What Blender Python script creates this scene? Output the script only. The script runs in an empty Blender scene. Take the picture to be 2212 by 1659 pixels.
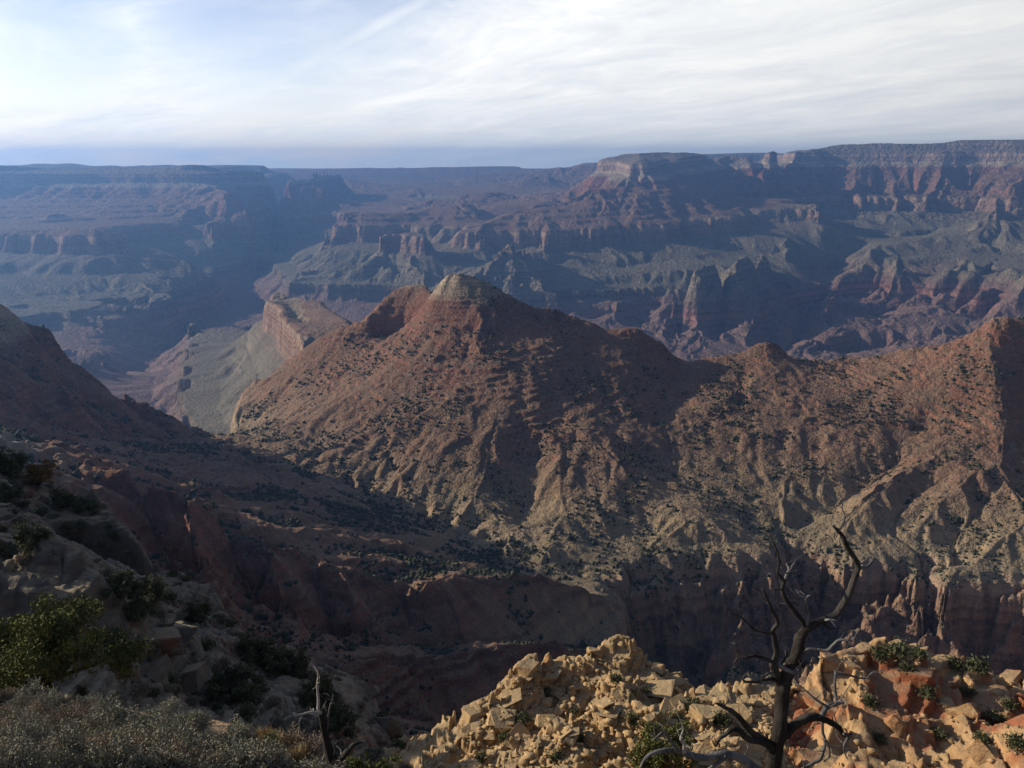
import bpy, math, random, os
import numpy as np
from math import radians as RAD, sin, cos, tan, atan2, pi

Q = float(os.environ.get('TQ', '1.0'))          # terrain tessellation density (1 = final)
C = bpy.context.scene.collection
scene = bpy.context.scene

# ------------------------------------------------------------------ camera
PITCH = RAD(14.08)
FPX = 1912.0                                     # focal length in units of the 2212 px wide view
cam_d = bpy.data.cameras.new('camera')
cam = bpy.data.objects.new('camera', cam_d)
C.objects.link(cam)
cam_d.sensor_width = 36.0
cam_d.lens = 36.0 * FPX / 2212.0
cam_d.clip_start = 0.1
cam_d.clip_end = 200000.0
cam.location = (0, 0, 0)
cam.rotation_euler = (RAD(90) - PITCH, 0, 0)
scene.camera = cam

# ------------------------------------------------------------------ light
SUN_AZ = RAD(-73.0)      # clockwise from the view direction (+Y); the sun stands to the left, a little ahead
SUN_EL = RAD(20.0)
sun_dir = np.array([sin(SUN_AZ) * cos(SUN_EL), cos(SUN_AZ) * cos(SUN_EL), sin(SUN_EL)])
sd = bpy.data.lights.new('sun', 'SUN')
sd.energy = 5.0
sd.angle = RAD(0.6)
sd.color = (1.0, 0.88, 0.72)
so = bpy.data.objects.new('sun', sd)
C.objects.link(so)
from mathutils import Vector
so.rotation_euler = Vector(sun_dir).to_track_quat('Z', 'Y').to_euler()

scene.view_settings.view_transform = 'Standard'
scene.view_settings.look = 'None'
scene.view_settings.gamma = 1.0
scene.view_settings.exposure = 0.25
scene.cycles.use_denoising = True
scene.cycles.max_bounces = 4
scene.cycles.diffuse_bounces = 2
scene.cycles.glossy_bounces = 1
scene.cycles.volume_bounces = 0
scene.cycles.sample_clamp_indirect = 4.0

# ------------------------------------------------------------------ sky
class NT:
    """small helper to write node trees"""
    def __init__(s, nt):
        s.nt = nt
        nt.nodes.clear()
    def n(s, t, _ins=None, **kw):
        nd = s.nt.nodes.new(t)
        for k, v in kw.items():
            setattr(nd, k, v)
        for k, v in (_ins or {}).items():
            sock = nd.inputs[k]
            if isinstance(v, bpy.types.NodeSocket):
                s.nt.links.new(v, sock)
            else:
                sock.default_value = v
        return nd
    def m(s, op, a, b=0.0, c=None, clamp=False):
        nd = s.nt.nodes.new('ShaderNodeMath')
        nd.operation = op
        nd.use_clamp = clamp
        for i, v in enumerate((a, b, c)):
            if v is None:
                continue
            if isinstance(v, bpy.types.NodeSocket):
                s.nt.links.new(v, nd.inputs[i])
            else:
                nd.inputs[i].default_value = v
        return nd.outputs[0]
    def vm(s, op, a, b=(0, 0, 0), scale=None):
        nd = s.nt.nodes.new('ShaderNodeVectorMath')
        nd.operation = op
        for i, v in enumerate((a, b)):
            if isinstance(v, bpy.types.NodeSocket):
                s.nt.links.new(v, nd.inputs[i])
            else:
                nd.inputs[i].default_value = v
        if scale is not None:
            if isinstance(scale, bpy.types.NodeSocket):
                s.nt.links.new(scale, nd.inputs['Scale'])
            else:
                nd.inputs['Scale'].default_value = scale
        return nd
    def ramp(s, fac, stops, interp='LINEAR'):
        nd = s.nt.nodes.new('ShaderNodeValToRGB')
        cr = nd.color_ramp
        cr.interpolation = interp
        while len(cr.elements) > 1:
            cr.elements.remove(cr.elements[-1])
        for i, (p, col) in enumerate(stops):
            e = cr.elements[0] if i == 0 else cr.elements.new(p)
            e.position = p
            if not isinstance(col, (tuple, list)):
                col = (col, col, col)
            e.color = (*col[:3], 1.0)
        s.nt.links.new(fac, nd.inputs[0])
        return nd.outputs[0]
    def mix(s, fac, a, b, blend='MIX'):
        nd = s.nt.nodes.new('ShaderNodeMix')
        nd.data_type = 'RGBA'
        nd.blend_type = blend
        for k, v in ((0, fac), (6, a), (7, b)):
            if isinstance(v, bpy.types.NodeSocket):
                s.nt.links.new(v, nd.inputs[k])
            else:
                nd.inputs[k].default_value = (*v, 1.0) if isinstance(v, (tuple, list)) and len(v) == 3 else v
        return nd.outputs[2]
    def noise(s, vec, scale, detail=4.0, rough=0.55, dist=0.0):
        nd = s.n('ShaderNodeTexNoise', {'Vector': vec, 'Scale': scale, 'Detail': detail, 'Roughness': rough, 'Distortion': dist})
        return nd.outputs['Fac']
    def link(s, a, b):
        s.nt.links.new(a, b)

world = bpy.data.worlds.new('World')
scene.world = world
world.use_nodes = True
W = NT(world.node_tree)
sky = W.n('ShaderNodeTexSky', sky_type='NISHITA', sun_disc=False)
sky.sun_elevation = SUN_EL
sky.sun_rotation = SUN_AZ
sky.altitude = 2200.0
sky.air_density = 1.0
sky.dust_density = 0.6
tc = W.n('ShaderNodeTexCoord').outputs['Generated']
sep = W.n('ShaderNodeSeparateXYZ', {0: tc})
X, Y_, Z = sep.outputs
el = W.m('MAXIMUM', Z, 0.0)
W.link(W.n('ShaderNodeCombineXYZ', {0: X, 1: Y_, 2: W.m('MAXIMUM', Z, 0.004)}).outputs[0], sky.inputs['Vector'])
# the cirrus sheet: the view direction is followed up to a flat layer and the pattern lives on that layer
inv = W.m('DIVIDE', 1.0, W.m('ADD', el, 0.11))
px = W.m('MULTIPLY', X, inv)
py = W.m('MULTIPLY', Y_, inv)
ST = RAD(128.0)    # the streaks of the sheet run along this heading
lx = W.m('ADD', W.m('MULTIPLY', px, cos(ST)), W.m('MULTIPLY', py, sin(ST)))
ly = W.m('SUBTRACT', W.m('MULTIPLY', py, cos(ST)), W.m('MULTIPLY', px, sin(ST)))
pv = W.n('ShaderNodeCombineXYZ', {0: W.m('MULTIPLY', lx, 0.42), 1: W.m('MULTIPLY', ly, 1.15), 2: 0.0}).outputs[0]
pw = W.n('ShaderNodeCombineXYZ', {0: px, 1: py, 2: 3.7}).outputs[0]
warp = W.vm('SCALE', W.n('ShaderNodeTexNoise', {'Vector': pw, 'Scale': 0.8, 'Detail': 3.0}).outputs['Color'], scale=0.9).outputs[0]
pv = W.vm('ADD', pv, warp).outputs[0]
n1 = W.noise(pv, 1.0, 9.0, 0.62, 0.4)
n2 = W.noise(pw, 0.55, 4.0, 0.5)
# cover: thick low down and to the right, broken high on the left
dens = W.m('ADD', W.m('MULTIPLY', n1, 1.25), W.m('MULTIPLY', n2, 0.6))
dens = W.m('ADD', dens, W.m('MULTIPLY', X, 0.62))
dens = W.m('SUBTRACT', dens, W.m('MULTIPLY', el, 1.75))
cover = W.ramp(W.m('ADD', dens, 0.0), [(0.36, 0.0), (0.56, 0.6), (0.78, 1.0)])
# a torn opening high up ahead and the old vapour trail beside it
def view_dir(u, v):
    a = (u - 1106.0) / FPX; b = (829.5 - v) / FPX
    q = np.array([a, cos(PITCH) + b * sin(PITCH), -sin(PITCH) + b * cos(PITCH)])
    return q / np.linalg.norm(q)
def near_dir(u, v, r0, r1):
    d = W.vm('DOT_PRODUCT', tcw, tuple(view_dir(u, v))).outputs['Value']
    return W.ramp(d, [(max(0.0, cos(r0)), 0.0), (cos(r1), 1.0)])
tcw = W.vm('NORMALIZE', W.vm('ADD', tc, W.vm('SCALE', W.vm('SUBTRACT', warp, (.45, .45, .45)).outputs[0], scale=0.22).outputs[0]).outputs[0]).outputs[0]
opening = W.m('MAXIMUM', near_dir(560, 70, .14, .02), W.m('MULTIPLY', near_dir(60, 85, .07, .01), .8))
opening = W.m('MAXIMUM', opening, W.m('MULTIPLY', near_dir(780, -20, .12, .03), .8))
cover = W.m('MULTIPLY', cover, W.m('SUBTRACT', 1.0, W.m('MULTIPLY', opening, W.ramp(n1, [(.46, 1.0), (.72, .5)]))))
da, db_ = view_dir(520, 222), view_dir(965, -25)
nrm = np.cross(da, db_); nrm /= np.linalg.norm(nrm)
tr_d = W.m('ABSOLUTE', W.vm('DOT_PRODUCT', W.vm('ADD', tc, W.vm('SCALE', W.vm('SUBTRACT', warp, (.45, .45, .45)).outputs[0], scale=0.012).outputs[0]).outputs[0], tuple(nrm)).outputs['Value'])
trail = W.m('MULTIPLY', W.ramp(tr_d, [(0.0, 1.0), (0.004, .8), (0.013, 0.0)]), W.ramp(W.vm('DOT_PRODUCT', tc, tuple(view_dir(740, 100))).outputs['Value'], [(.982, 0.0), (.992, 1.0)]))
cover = W.m('MAXIMUM', cover, W.m('MULTIPLY', trail, W.ramp(n2, [(.35, .15), (.65, .75)])))
# thin clear band above the horizon
low = W.ramp(el, [(0.0, 0.90), (0.02, 0.85), (0.045, 1.0)])
cover = W.m('MULTIPLY', cover, low)
# forward scattering: cirrus near the sun is much brighter than cirrus behind the viewer
sdv = W.n('ShaderNodeCombineXYZ', {0: sin(SUN_AZ) * cos(SUN_EL), 1: cos(SUN_AZ) * cos(SUN_EL), 2: sin(SUN_EL)}).outputs[0]
cosg = W.vm('DOT_PRODUCT', tc, sdv).outputs['Value']
glow = W.ramp(W.m('MULTIPLY_ADD', cosg, 0.5, 0.5), [(0.0, 0.04), (0.14, 0.06), (0.25, 0.22), (0.36, 0.74), (0.50, 0.90), (0.64, 1.02), (0.80, 1.1), (1.0, 1.2)])
thick = W.noise(pv, 1.9, 9.0, 0.68, 0.3)
shade = W.ramp(thick, [(0.34, (1.0, 1.0, 1.0)), (0.68, (0.76, 0.80, 0.86))])
ccol = W.mix(1.0, W.mix(1.0, shade, glow, 'MULTIPLY'), W.ramp(el, [(0.0, (0.84, 0.91, 0.93)), (0.012, (0.93, 0.95, 0.93)), (0.032, (1.0, 0.98, 0.93)), (0.055, (1.0, 0.98, 0.93)), (0.16, (1.0, 0.99, 0.95)), (0.4, (0.95, 0.97, 1.0))]), 'MULTIPLY')
skyc = W.mix(1.0, sky.outputs[0], (0.165, 0.133, 0.128), 'MULTIPLY')
tot = W.mix(cover, skyc, ccol)
bg = W.n('ShaderNodeBackground', {'Color': tot, 'Strength': 1.0})
wo = W.n('ShaderNodeOutputWorld', {'Surface': bg.outputs[0]})
# ------------------------------------------------------------------ numbers: noise
def _hash(ix, iy, seed):
    h = (ix.astype(np.int64) * 374761393 + iy.astype(np.int64) * 668265263 + seed * 974634721) & 0xFFFFFFFF
    h = ((h ^ (h >> 13)) * 1274126177) & 0xFFFFFFFF
    h = (h ^ (h >> 16)) & 0xFFFFFFFF
    return h.astype(np.uint32)

def _h01(ix, iy, seed):
    return _hash(ix, iy, seed).astype(np.float32) * np.float32(1.0 / 4294967296.0)

def gnoise(x, y, seed=0):
    """gradient noise, about -1..1"""
    fx = np.floor(x); fy = np.floor(y)
    ix = fx.astype(np.int32); iy = fy.astype(np.int32)
    tx = (x - fx).astype(np.float32); ty = (y - fy).astype(np.float32)
    ux = tx * tx * tx * (tx * (tx * 6 - 15) + 10)
    uy = ty * ty * ty * (ty * (ty * 6 - 15) + 10)
    def g(dx, dy):
        a = _h01(ix + dx, iy + dy, seed) * np.float32(2 * pi)
        return np.cos(a) * (tx - dx) + np.sin(a) * (ty - dy)
    a = g(0, 0); a = a + (g(1, 0) - a) * ux
    b = g(0, 1); b = b + (g(1, 1) - b) * ux
    return (a + (b - a) * uy) * np.float32(1.5)

def fbm(x, y, wl, octs, gain=0.5, seed=0):
    out = np.zeros(x.shape, np.float32); amp = 1.0
    for o in range(octs):
        out += amp * gnoise(x / wl + 17.3 * o, y / wl - 9.1 * o, seed + o)
        wl *= 0.5; amp *= gain
    return out

def gully(x, y, gx, gy, wl, seed, k=2.5):
    """ribs and gullies that run down the gradient (gx, gy = unit downhill): about -1..1, 1 on the rib, -1 in the gully"""
    px = x / (wl * k); py = y / (wl * k)
    fx = np.floor(px); fy = np.floor(py)
    ix = fx.astype(np.int32); iy = fy.astype(np.int32)
    num = np.zeros(x.shape, np.float32); den = np.full(x.shape, 1e-4, np.float32)
    sx = -gy; sy = gx
    for dx in (-1, 0, 1):
        for dy in (-1, 0, 1):
            hx = _h01(ix + dx, iy + dy, seed); hy = _h01(ix + dx, iy + dy, seed + 57)
            ox = (px - fx - dx - hx).astype(np.float32); oy = (py - fy - dy - hy).astype(np.float32)
            w = np.exp(-3.2 * (ox * ox + oy * oy))
            num += w * np.cos((ox * sx + oy * sy) * np.float32(2 * pi * k) + (hx - hy) * 6.0)
            den += w
    return num / den

def sstep(a, b, x):
    t = np.clip((x - a) / (b - a), 0, 1)
    return t * t * (3 - 2 * t)

# ------------------------------------------------------------------ rock layers
def _knots(up):
    segs = [(60, 1.2)]
    for k in range(7):
        segs += [(16, 0.28), (24, 1.5)] if up else [(40, 1.0)]
    segs += [(8, 2.2), (14, 0.55), (14, 0.25), (106, 0.09), (13, 0.25), (205, 1.25), (20, 5.0), (50, 0.12), (1600, 1.0)]
    s, w = [-240.0], [-240.0]
    for d, k in segs:
        s.append(s[-1] - d); w.append(w[-1] - d * k)
    s = s[::-1]; w = w[::-1]
    for d, k in (((100, 0.12), (50, 1.5), (90, 0.22), (40, 3.0), (4000, 2.0)) if up else ((5000, 1.0),)):
        s.append(s[-1] + d); w.append(w[-1] + d * k)
    return np.array(s), np.array(w)
S_FAR, W_FAR = _knots(True)
S_MID, W_MID = _knots(False)

def strata_off(x, y):
    """how much the layers stand higher towards the far right"""
    return 240.0 * sstep(-1500.0, 4500.0, x + 0.9 * (y - 9000.0))

def to_w(x, y, z):
    s = z - strata_off(x, y)
    r = np.hypot(x, y)
    f = sstep(2700.0, 3600.0, r)
    return (1 - f) * np.interp(s, S_MID, W_MID) + f * np.interp(s, S_FAR, W_FAR)

def from_w(x, y, w):
    r = np.hypot(x, y)
    f = sstep(2700.0, 3600.0, r)
    s = (1 - f) * np.interp(w, W_MID, S_MID) + f * np.interp(w, W_FAR, S_FAR)
    return s + strata_off(x, y), s

# ------------------------------------------------------------------ the lie of the land: crest lines, foot lines and drainage lines
SP, CP = sin(PITCH), cos(PITCH)
def _far(Y):
    return Y if Y <= 13500.0 else 13500.0 + (Y - 13500.0) * 0.33
def P(u, v, Y):
    Y = _far(Y)
    a = (u - 1106.0) / FPX; b = (829.5 - v) / FPX
    d = CP + b * SP
    return (a / d * Y, Y, (-SP + b * CP) / d * Y)
def H(u, Y, z):
    Y = _far(Y)
    return ((u - 1106.0) / 1855.0 * Y, Y, float(z))
def PO(az, r, z):
    return (sin(RAD(az)) * r, cos(RAD(az)) * r, float(z))

LINES = []
def L(reg, *pts):
    LINES.append((reg, [P(*p) if not isinstance(p[0], str) else (H(*p[1:]) if p[0] == 'h' else PO(*p[1:])) for p in pts]))

# --- near ground
G, CL, OC, OR_ = 'brushy_slope', 'ledge_slope', 'pale_outcrop', 'red_outcrop'
L(G, ('p', -80, 3, -2.6), ('p', -40, 3, -2.8), ('p', 0, 3, -3.0), ('p', 45, 3, -3.0))
L(G, ('p', -80, 9, -4), ('p', -55, 9.5, -5.2), (-250, 1640, 10.5), (0, 1659, 11.0), (300, 1659, 11.5), (600, 1680, 12.0), (760, 1690, 12.8), (1000, 1720, 12.5), (1300, 1730, 12.0), (1680, 1722, 12), (2000, 1740, 12), (2400, 1760, 12))
L(G, (-300, 1440, 24), (-100, 1470, 24), (0, 1497, 23), (150, 1512, 23), (300, 1535, 21.5), (400, 1545, 21), (500, 1562, 20), (600, 1592, 18.2), (690, 1640, 16), (750, 1690, 14.6), (900, 1800, 13), (1300, 1850, 13), (1800, 1850, 13), (2400, 1850, 13))
L(G, (100, 1580, 16.5), (350, 1590, 16), (520, 1610, 15.5))
L(G, ('h', -300, 30, -21), ('h', 0, 30, -23), ('h', 300, 29, -24), ('h', 600, 26, -23), ('h', 900, 22, -21), ('h', 1300, 20, -20), ('h', 1800, 20, -20), ('h', 2400, 20, -19))
L(CL, ('h', -200, 42, -34), ('h', 200, 42, -35), ('h', 600, 40, -36), ('h', 900, 40, -38), ('h', 1300, 38, -37), ('h', 1700, 36, -34), ('h', 2400, 34, -30))
# ledges on the left
L(CL, (-200, 940, 142), (-60, 962, 140), (0, 988, 138), (70, 1016, 134), (113, 1038, 130), (150, 1073, 126), (217, 1084, 122), (253, 1120, 118), (277, 1132, 116), (303, 1166, 113), (310, 1198, 112), (332, 1226, 110), (393, 1238, 111), (417, 1267, 107), (450, 1284, 105), (490, 1327, 101), (500, 1360, 97), (567, 1386, 95), (617, 1396, 93), (713, 1440, 91), (797, 1490, 89), (817, 1530, 86), (854, 1564, 83), (857, 1592, 81), (897, 1622, 79), (920, 1648, 77), (950, 1710, 73))
L(CL, ('h', -100, 175, -95), ('h', 100, 168, -105), ('h', 300, 145, -105), ('h', 450, 135, -105), ('h', 620, 120, -105), ('h', 800, 112, -105), ('h', 950, 100, -100), ('h', 1040, 92, -90))
L(CL, (135, 1142, 112.5), (170, 1132, 113.0), (200, 1128, 113), (260, 1135, 112.2), (300, 1172, 109.5))
L(CL, (140, 1240, 111.2), (190, 1258, 111.6), (260, 1278, 110.6), (312, 1290, 107.5))
L(CL, (0, 1100, 112), (70, 1110, 108), (120, 1150, 100), (60, 1180, 84))
L(CL, (20, 1262, 61.2), (113, 1196, 68.5), (214, 1229, 64.5), (183, 1249, 62.5), (97, 1283, 59.8), (22, 1266, 60.8))
L(CL, (20, 1335, 59.6), (100, 1360, 58.8), (186, 1335, 61.2), (222, 1315, 64.0))
L(CL, (250, 1325, 82), (330, 1340, 84), (420, 1330, 92))
L(CL, (390, 1350, 76), (430, 1400, 72), (410, 1420, 70.5), (428, 1480, 69), (420, 1540, 66))
L(CL, (300, 1420, 63), (330, 1480, 60), (330, 1540, 57))
L(CL, (520, 1440, 80), (560, 1500, 74), (640, 1560, 66), (700, 1620, 60), (740, 1700, 54))
L(CL, (650, 1470, 84), (740, 1530, 80), (800, 1600, 74), (840, 1660, 70))
# pale outcrop
L(OC, (905, 1720, 60), (945, 1655, 61), (960, 1612, 63), (1000, 1562, 65), (1060, 1502, 67), (1090, 1458, 69), (1130, 1434, 70.5), (1160, 1428, 71), (1210, 1432, 72), (1230, 1418, 72), (1290, 1414, 73), (1350, 1410, 74), (1420, 1428, 74), (1450, 1442, 74), (1490, 1472, 74), (1500, 1507, 72), (1560, 1517, 70), (1650, 1522, 69), (1700, 1512, 67))
L(OC, (990, 1659, 59), (1100, 1659, 58), (1300, 1659, 57), (1500, 1659, 56), (1690, 1659, 55))
L(OC, (1050, 1585, 62.5), (1150, 1540, 64.5), (1300, 1530, 65.5), (1450, 1530, 66.5), (1560, 1570, 63), (1680, 1580, 61))
L(OC, (1130, 1480, 68), (1250, 1470, 69.5), (1350, 1465, 70.5), (1450, 1485, 70.5))
L(OC, ('h', 860, 74, -66), ('h', 930, 80, -72), ('h', 1010, 84, -76), ('h', 1150, 86, -76), ('h', 1350, 88, -76), ('h', 1520, 88, -80), ('h', 1600, 84, -80), ('h', 1720, 78, -78))
# red outcrop
L(OR_, (1700, 1512, 67), (1745, 1540, 66.0), (1752, 1523, 66.5), (1764, 1487, 67), (1772, 1459, 67.5), (1781, 1414, 68), (1797, 1408, 69), (1828, 1401, 70), (1875, 1391, 72), (1925, 1398, 73), (1975, 1405, 73.5), (2025, 1418, 74), (2075, 1428, 74), (2125, 1448, 73), (2170, 1458, 72), (2195, 1447, 72), (2260, 1456, 71), (2400, 1480, 68))
L(OR_, (1800, 1470, 66.5), (1850, 1500, 65), (1950, 1530, 64), (2060, 1560, 62.5), (2150, 1590, 61), (2300, 1600, 59))
L(OR_, (1715, 1640, 61), (1760, 1600, 62), (1790, 1620, 60.5), (1850, 1650, 58), (1900, 1600, 61), (1950, 1640, 59), (2000, 1659, 57.5), (2080, 1650, 57.5), (2212, 1659, 55), (2400, 1670, 52))
L(OR_, (1730, 1700, 56), (1900, 1720, 52), (2212, 1720, 48))
L(OR_, ('h', 1740, 80, -80), ('h', 1900, 88, -82), ('h', 2100, 90, -82), ('h', 2400, 88, -78))
# the steep ground under the rim, out of sight
for u in (-150, 150, 450, 800, 1100, 1400, 1700, 2000, 2300):
    k = max(0.0, (u - 900) / 1300.0)
    L('valley', ('h', u, 230, -175 - 25 * k), ('h', u, 350, -270 - 40 * k), ('h', u, 470, -345 - 60 * k))
# unseen rim and headland past the left edge, shaped to shade valley and ledges
L('shade_rim', ('p', -82, 40, -6), ('p', -68, 58, -14), ('p', -58, 80, -20), ('p', -52, 105, -24), ('p', -48.5, 145, -14), ('p', -47.5, 178, -2), ('p', -45, 210, 0), ('p', -44, 270, 0), ('p', -48, 400, 5), ('p', -50, 500, 8))
L('shade_rim', ('p', -80, 140, -10), ('p', -70, 210, -4), ('p', -62, 320, 10), ('p', -56, 480, 14), ('p', -52, 640, 10), ('p', -49.5, 800, 0), ('p', -47, 980, -30), ('p', -45, 1150, -80), ('p', -42, 1300, -160))
L('shade_rim', ('p', -82, 500, 20), ('p', -70, 700, 25), ('p', -62, 1000, 25), ('p', -56, 1350, 0), ('p', -50, 1600, -50), ('p', -46, 1700, -85), ('p', -41, 1790, -120), ('p', -37, 1800, -150), ('p', -34, 1760, -165))
L('shade_rim', ('p', -55, 2600, -700), ('p', -45, 2600, -750), ('p', -38, 2500, -800))
L('shade_rim', ('p', -42, 330, -110), ('p', -40.5, 520, -160), ('p', -39.5, 700, -215), ('p', -38.5, 900, -250))

# --- middle distance
LSR, VA, BU, GO = 'shadowed_ridge', 'valley', 'red_butte', 'gorge'
L(LSR, (-300, 560, 1450), (-120, 620, 1520), (0, 666, 1580), (20, 674, 1590), (40, 690, 1600), (50, 704, 1605), (90, 717, 1620), (120, 734, 1630), (127, 751, 1633), (138, 774, 1640), (167, 794, 1650), (213, 822, 1660), (287, 863, 1680), (350, 886, 1690), (383, 900, 1700), (398, 905, 1705), (404, 930, 1702), (433, 940, 1700), (470, 943, 1700), (507, 938, 1710))
L(LSR, (-150, 865, 1150), (0, 905, 1250), (100, 930, 1340), (200, 945, 1430), (300, 950, 1550), (400, 954, 1640))
L(VA, (-100, 930, 1000), (100, 965, 1180), (293, 1000, 1160), (440, 1060, 1135), (600, 1110, 1100), (737, 1150, 1085), (884, 1190, 1080), (1000, 1220, 1085), (1100, 1238, 1100))
L(VA, (470, 952, 1685), (500, 950, 1680), (560, 968, 1630), (640, 1012, 1530), (740, 1052, 1465), (850, 1094, 1402), (930, 1122, 1358), (1000, 1154, 1318), (1110, 1224, 1213), (1180, 1262, 1163), (1260, 1302, 1118), (1325, 1350, 1105))
L(GO, (1325, 1350, 1105), (1400, 1440, 1120), (1500, 1490, 1120), (1650, 1500, 1110), (1800, 1500, 1105), (2000, 1500, 1105), (2400, 1500, 1110))
L(VA, (-200, 860, 930), (-80, 915, 905), (0, 945, 897), (67, 976, 888), (133, 996, 880), (213, 1010, 870), (290, 1028, 860), (333, 1056, 850), (367, 1073, 845), (390, 1096, 840), (433, 1112, 846), (507, 1155, 866), (600, 1190, 880), (737, 1220, 898), (830, 1252, 905), (900, 1266, 912), (994, 1243, 960), (1050, 1258, 972), (1110, 1248, 1002), (1200, 1268, 1030), (1300, 1288, 1062), (1332, 1312, 1075))
L(VA, (200, 1180, 730), (320, 1230, 757), (450, 1290, 782), (560, 1342, 805), (700, 1387, 824), (850, 1402, 852), (1000, 1402, 890), (1150, 1388, 936), (1250, 1388, 976), (1330, 1405, 1015), (1390, 1445, 1080))
L(VA, (450, 1420, 650), (600, 1446, 695), (737, 1426, 730), (860, 1426, 760), (944, 1423, 780), (1017, 1406, 802), (1137, 1389, 832), (1230, 1416, 845), (1330, 1445, 880), (1450, 1480, 920), (1600, 1520, 960))
L(VA, (500, 1500, 640), (650, 1522, 665), (800, 1545, 692), (950, 1572, 722), (1100, 1602, 760), (1300, 1600, 830), (1500, 1600, 900), (1800, 1600, 950), (2300, 1600, 960))

# folds of the shaded slopes
for pts in (((160, 1010, 872), (200, 1080, 800), (260, 1150, 760)), ((400, 1100, 838), (430, 1190, 775), (470, 1260, 760)), ((560, 1180, 870), (600, 1260, 815), (640, 1330, 795)), ((737, 1222, 896), (770, 1310, 845), (790, 1370, 830)), ((960, 1258, 940), (980, 1330, 905), (1000, 1375, 890)), ((1150, 1262, 1015), (1160, 1330, 965))):
    L(VA, *pts)
for pts in (((310, 1100, 845), (340, 1180, 798), (380, 1250, 778)), ((480, 1180, 862), (520, 1260, 822), (560, 1320, 818)), ((660, 1240, 890), (700, 1320, 850), (720, 1370, 842)), ((860, 1290, 905), (880, 1350, 875))):
    L(VA, *[(u, v, Y + 22) for u, v, Y in pts])
for pts in (((60, 730, 1560), (110, 800, 1500), (150, 870, 1430)), ((150, 800, 1610), (220, 870, 1560), (280, 925, 1520)), ((20, 760, 1480), (40, 850, 1350))):
    L(LSR, *pts)
for pts in (((90, 760, 1560), (160, 850, 1500), (210, 915, 1450)), ((250, 870, 1650), (310, 915, 1610))):
    L(LSR, *[(u, v, Y + 25) for u, v, Y in pts])
CREST = [(507, 938, 1710), (505, 928, 1800), (503, 900, 1960), (512, 868, 2060), (520, 843, 2080), (567, 823, 2090), (617, 776, 2100), (660, 745, 2090), (700, 723, 2080), (740, 712, 2060), (775, 700, 2050), (797, 687, 2040), (807, 667, 2090), (847, 624, 2150), (884, 605, 2165), (922, 609, 2155), (929, 640, 2060), (936, 644, 2010), (946, 616, 1985), (967, 592, 1965), (994, 588, 1962), (1024, 603, 1960), (1087, 628, 1958), (1120, 645, 1960), (1154, 662, 1950), (1204, 668, 1940), (1270, 690, 1920), (1297, 708, 1910), (1330, 713, 1905), (1360, 705, 1900), (1404, 725, 1900), (1430, 742, 1900), (1447, 767, 1895), (1460, 781, 1890), (1492, 783, 1880), (1540, 771, 1880), (1608, 752, 1880), (1642, 735, 1880), (1662, 734, 1880), (1678, 742, 1880), (1702, 772, 1880), (1712, 778, 1880), (1768, 785, 1870), (1808, 775, 1860), (1842, 773, 1850), (1898, 772, 1840), (1948, 755, 1820), (1988, 748, 1800), (2052, 742, 1780), (2104, 724, 1762), (2113, 703, 1755), (2158, 682, 1750), (2212, 685, 1740), (2300, 690, 1720), (2450, 660, 1700)]
L(BU, *CREST)
L(BU, (795, 722, 2045), (840, 738, 2040), (885, 712, 2050), (925, 682, 2030))
L(BU, (967, 592, 1965), (958, 640, 1940), (955, 690, 1900), (985, 730, 1840), (1015, 745, 1800), (1060, 770, 1760), (1100, 800, 1715), (1125, 830, 1680), (1150, 865, 1640), (1185, 900, 1600), (1235, 930, 1560), (1300, 965, 1510), (1350, 1008, 1460), (1380, 1048, 1420), (1425, 1088, 1380), (1470, 1125, 1340), (1500, 1160, 1300))
L(BU, (1010, 760, 1800), (985, 850, 1660), (960, 960, 1530), (930, 1050, 1430))
L(BU, (1085, 800, 1720), (1075, 900, 1590), (1065, 980, 1495), (1040, 1050, 1420), (1000, 1110, 1355))
L(BU, (1140, 980, 1530), (1145, 1060, 1440), (1125, 1120, 1365))
L(BU, (1105, 985, 1517), (1085, 1090, 1384), (1060, 1160, 1296))
L(BU, (1205, 960, 1530), (1215, 1100, 1362), (1180, 1200, 1226))
L(BU, (1330, 1020, 1450), (1300, 1100, 1365), (1260, 1180, 1270), (1240, 1240, 1200))
L(BU, (760, 770, 1960), (700, 870, 1800), (660, 960, 1640))
L(BU, (700, 800, 1960), (610, 890, 1830), (560, 945, 1700))
L(BU, (530, 870, 2010), (560, 900, 1900), (520, 940, 1760))
L(BU, (1470, 800, 1860), (1440, 900, 1680), (1450, 1000, 1520), (1500, 1080, 1410))
L(BU, (1600, 830, 1790), (1600, 900, 1655), (1655, 960, 1565), (1690, 1012, 1500), (1692, 1100, 1380), (1700, 1200, 1300))
L(GO, (1700, 1200, 1300), (1708, 1242, 1290), (1705, 1300, 1255), (1690, 1400, 1200), (1650, 1490, 1125))
L(BU, (1655, 745, 1870), (1640, 800, 1800), (1560, 870, 1690))
L(BU, (1345, 1264, 1190), (1347, 1240, 1230), (1370, 1239, 1238), (1390, 1214, 1263), (1424, 1213, 1265), (1470, 1196, 1280), (1495, 1187, 1286), (1538, 1187, 1286), (1585, 1200, 1270), (1635, 1213, 1266), (1665, 1228, 1272))
L(GO, (1340, 1370, 1150), (1350, 1396, 1222), (1475, 1393, 1238), (1600, 1392, 1242), (1660, 1385, 1250), (1690, 1335, 1275))
L(BU, (1400, 1180, 1290), (1480, 1160, 1305), (1560, 1165, 1300), (1620, 1185, 1290))
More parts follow.
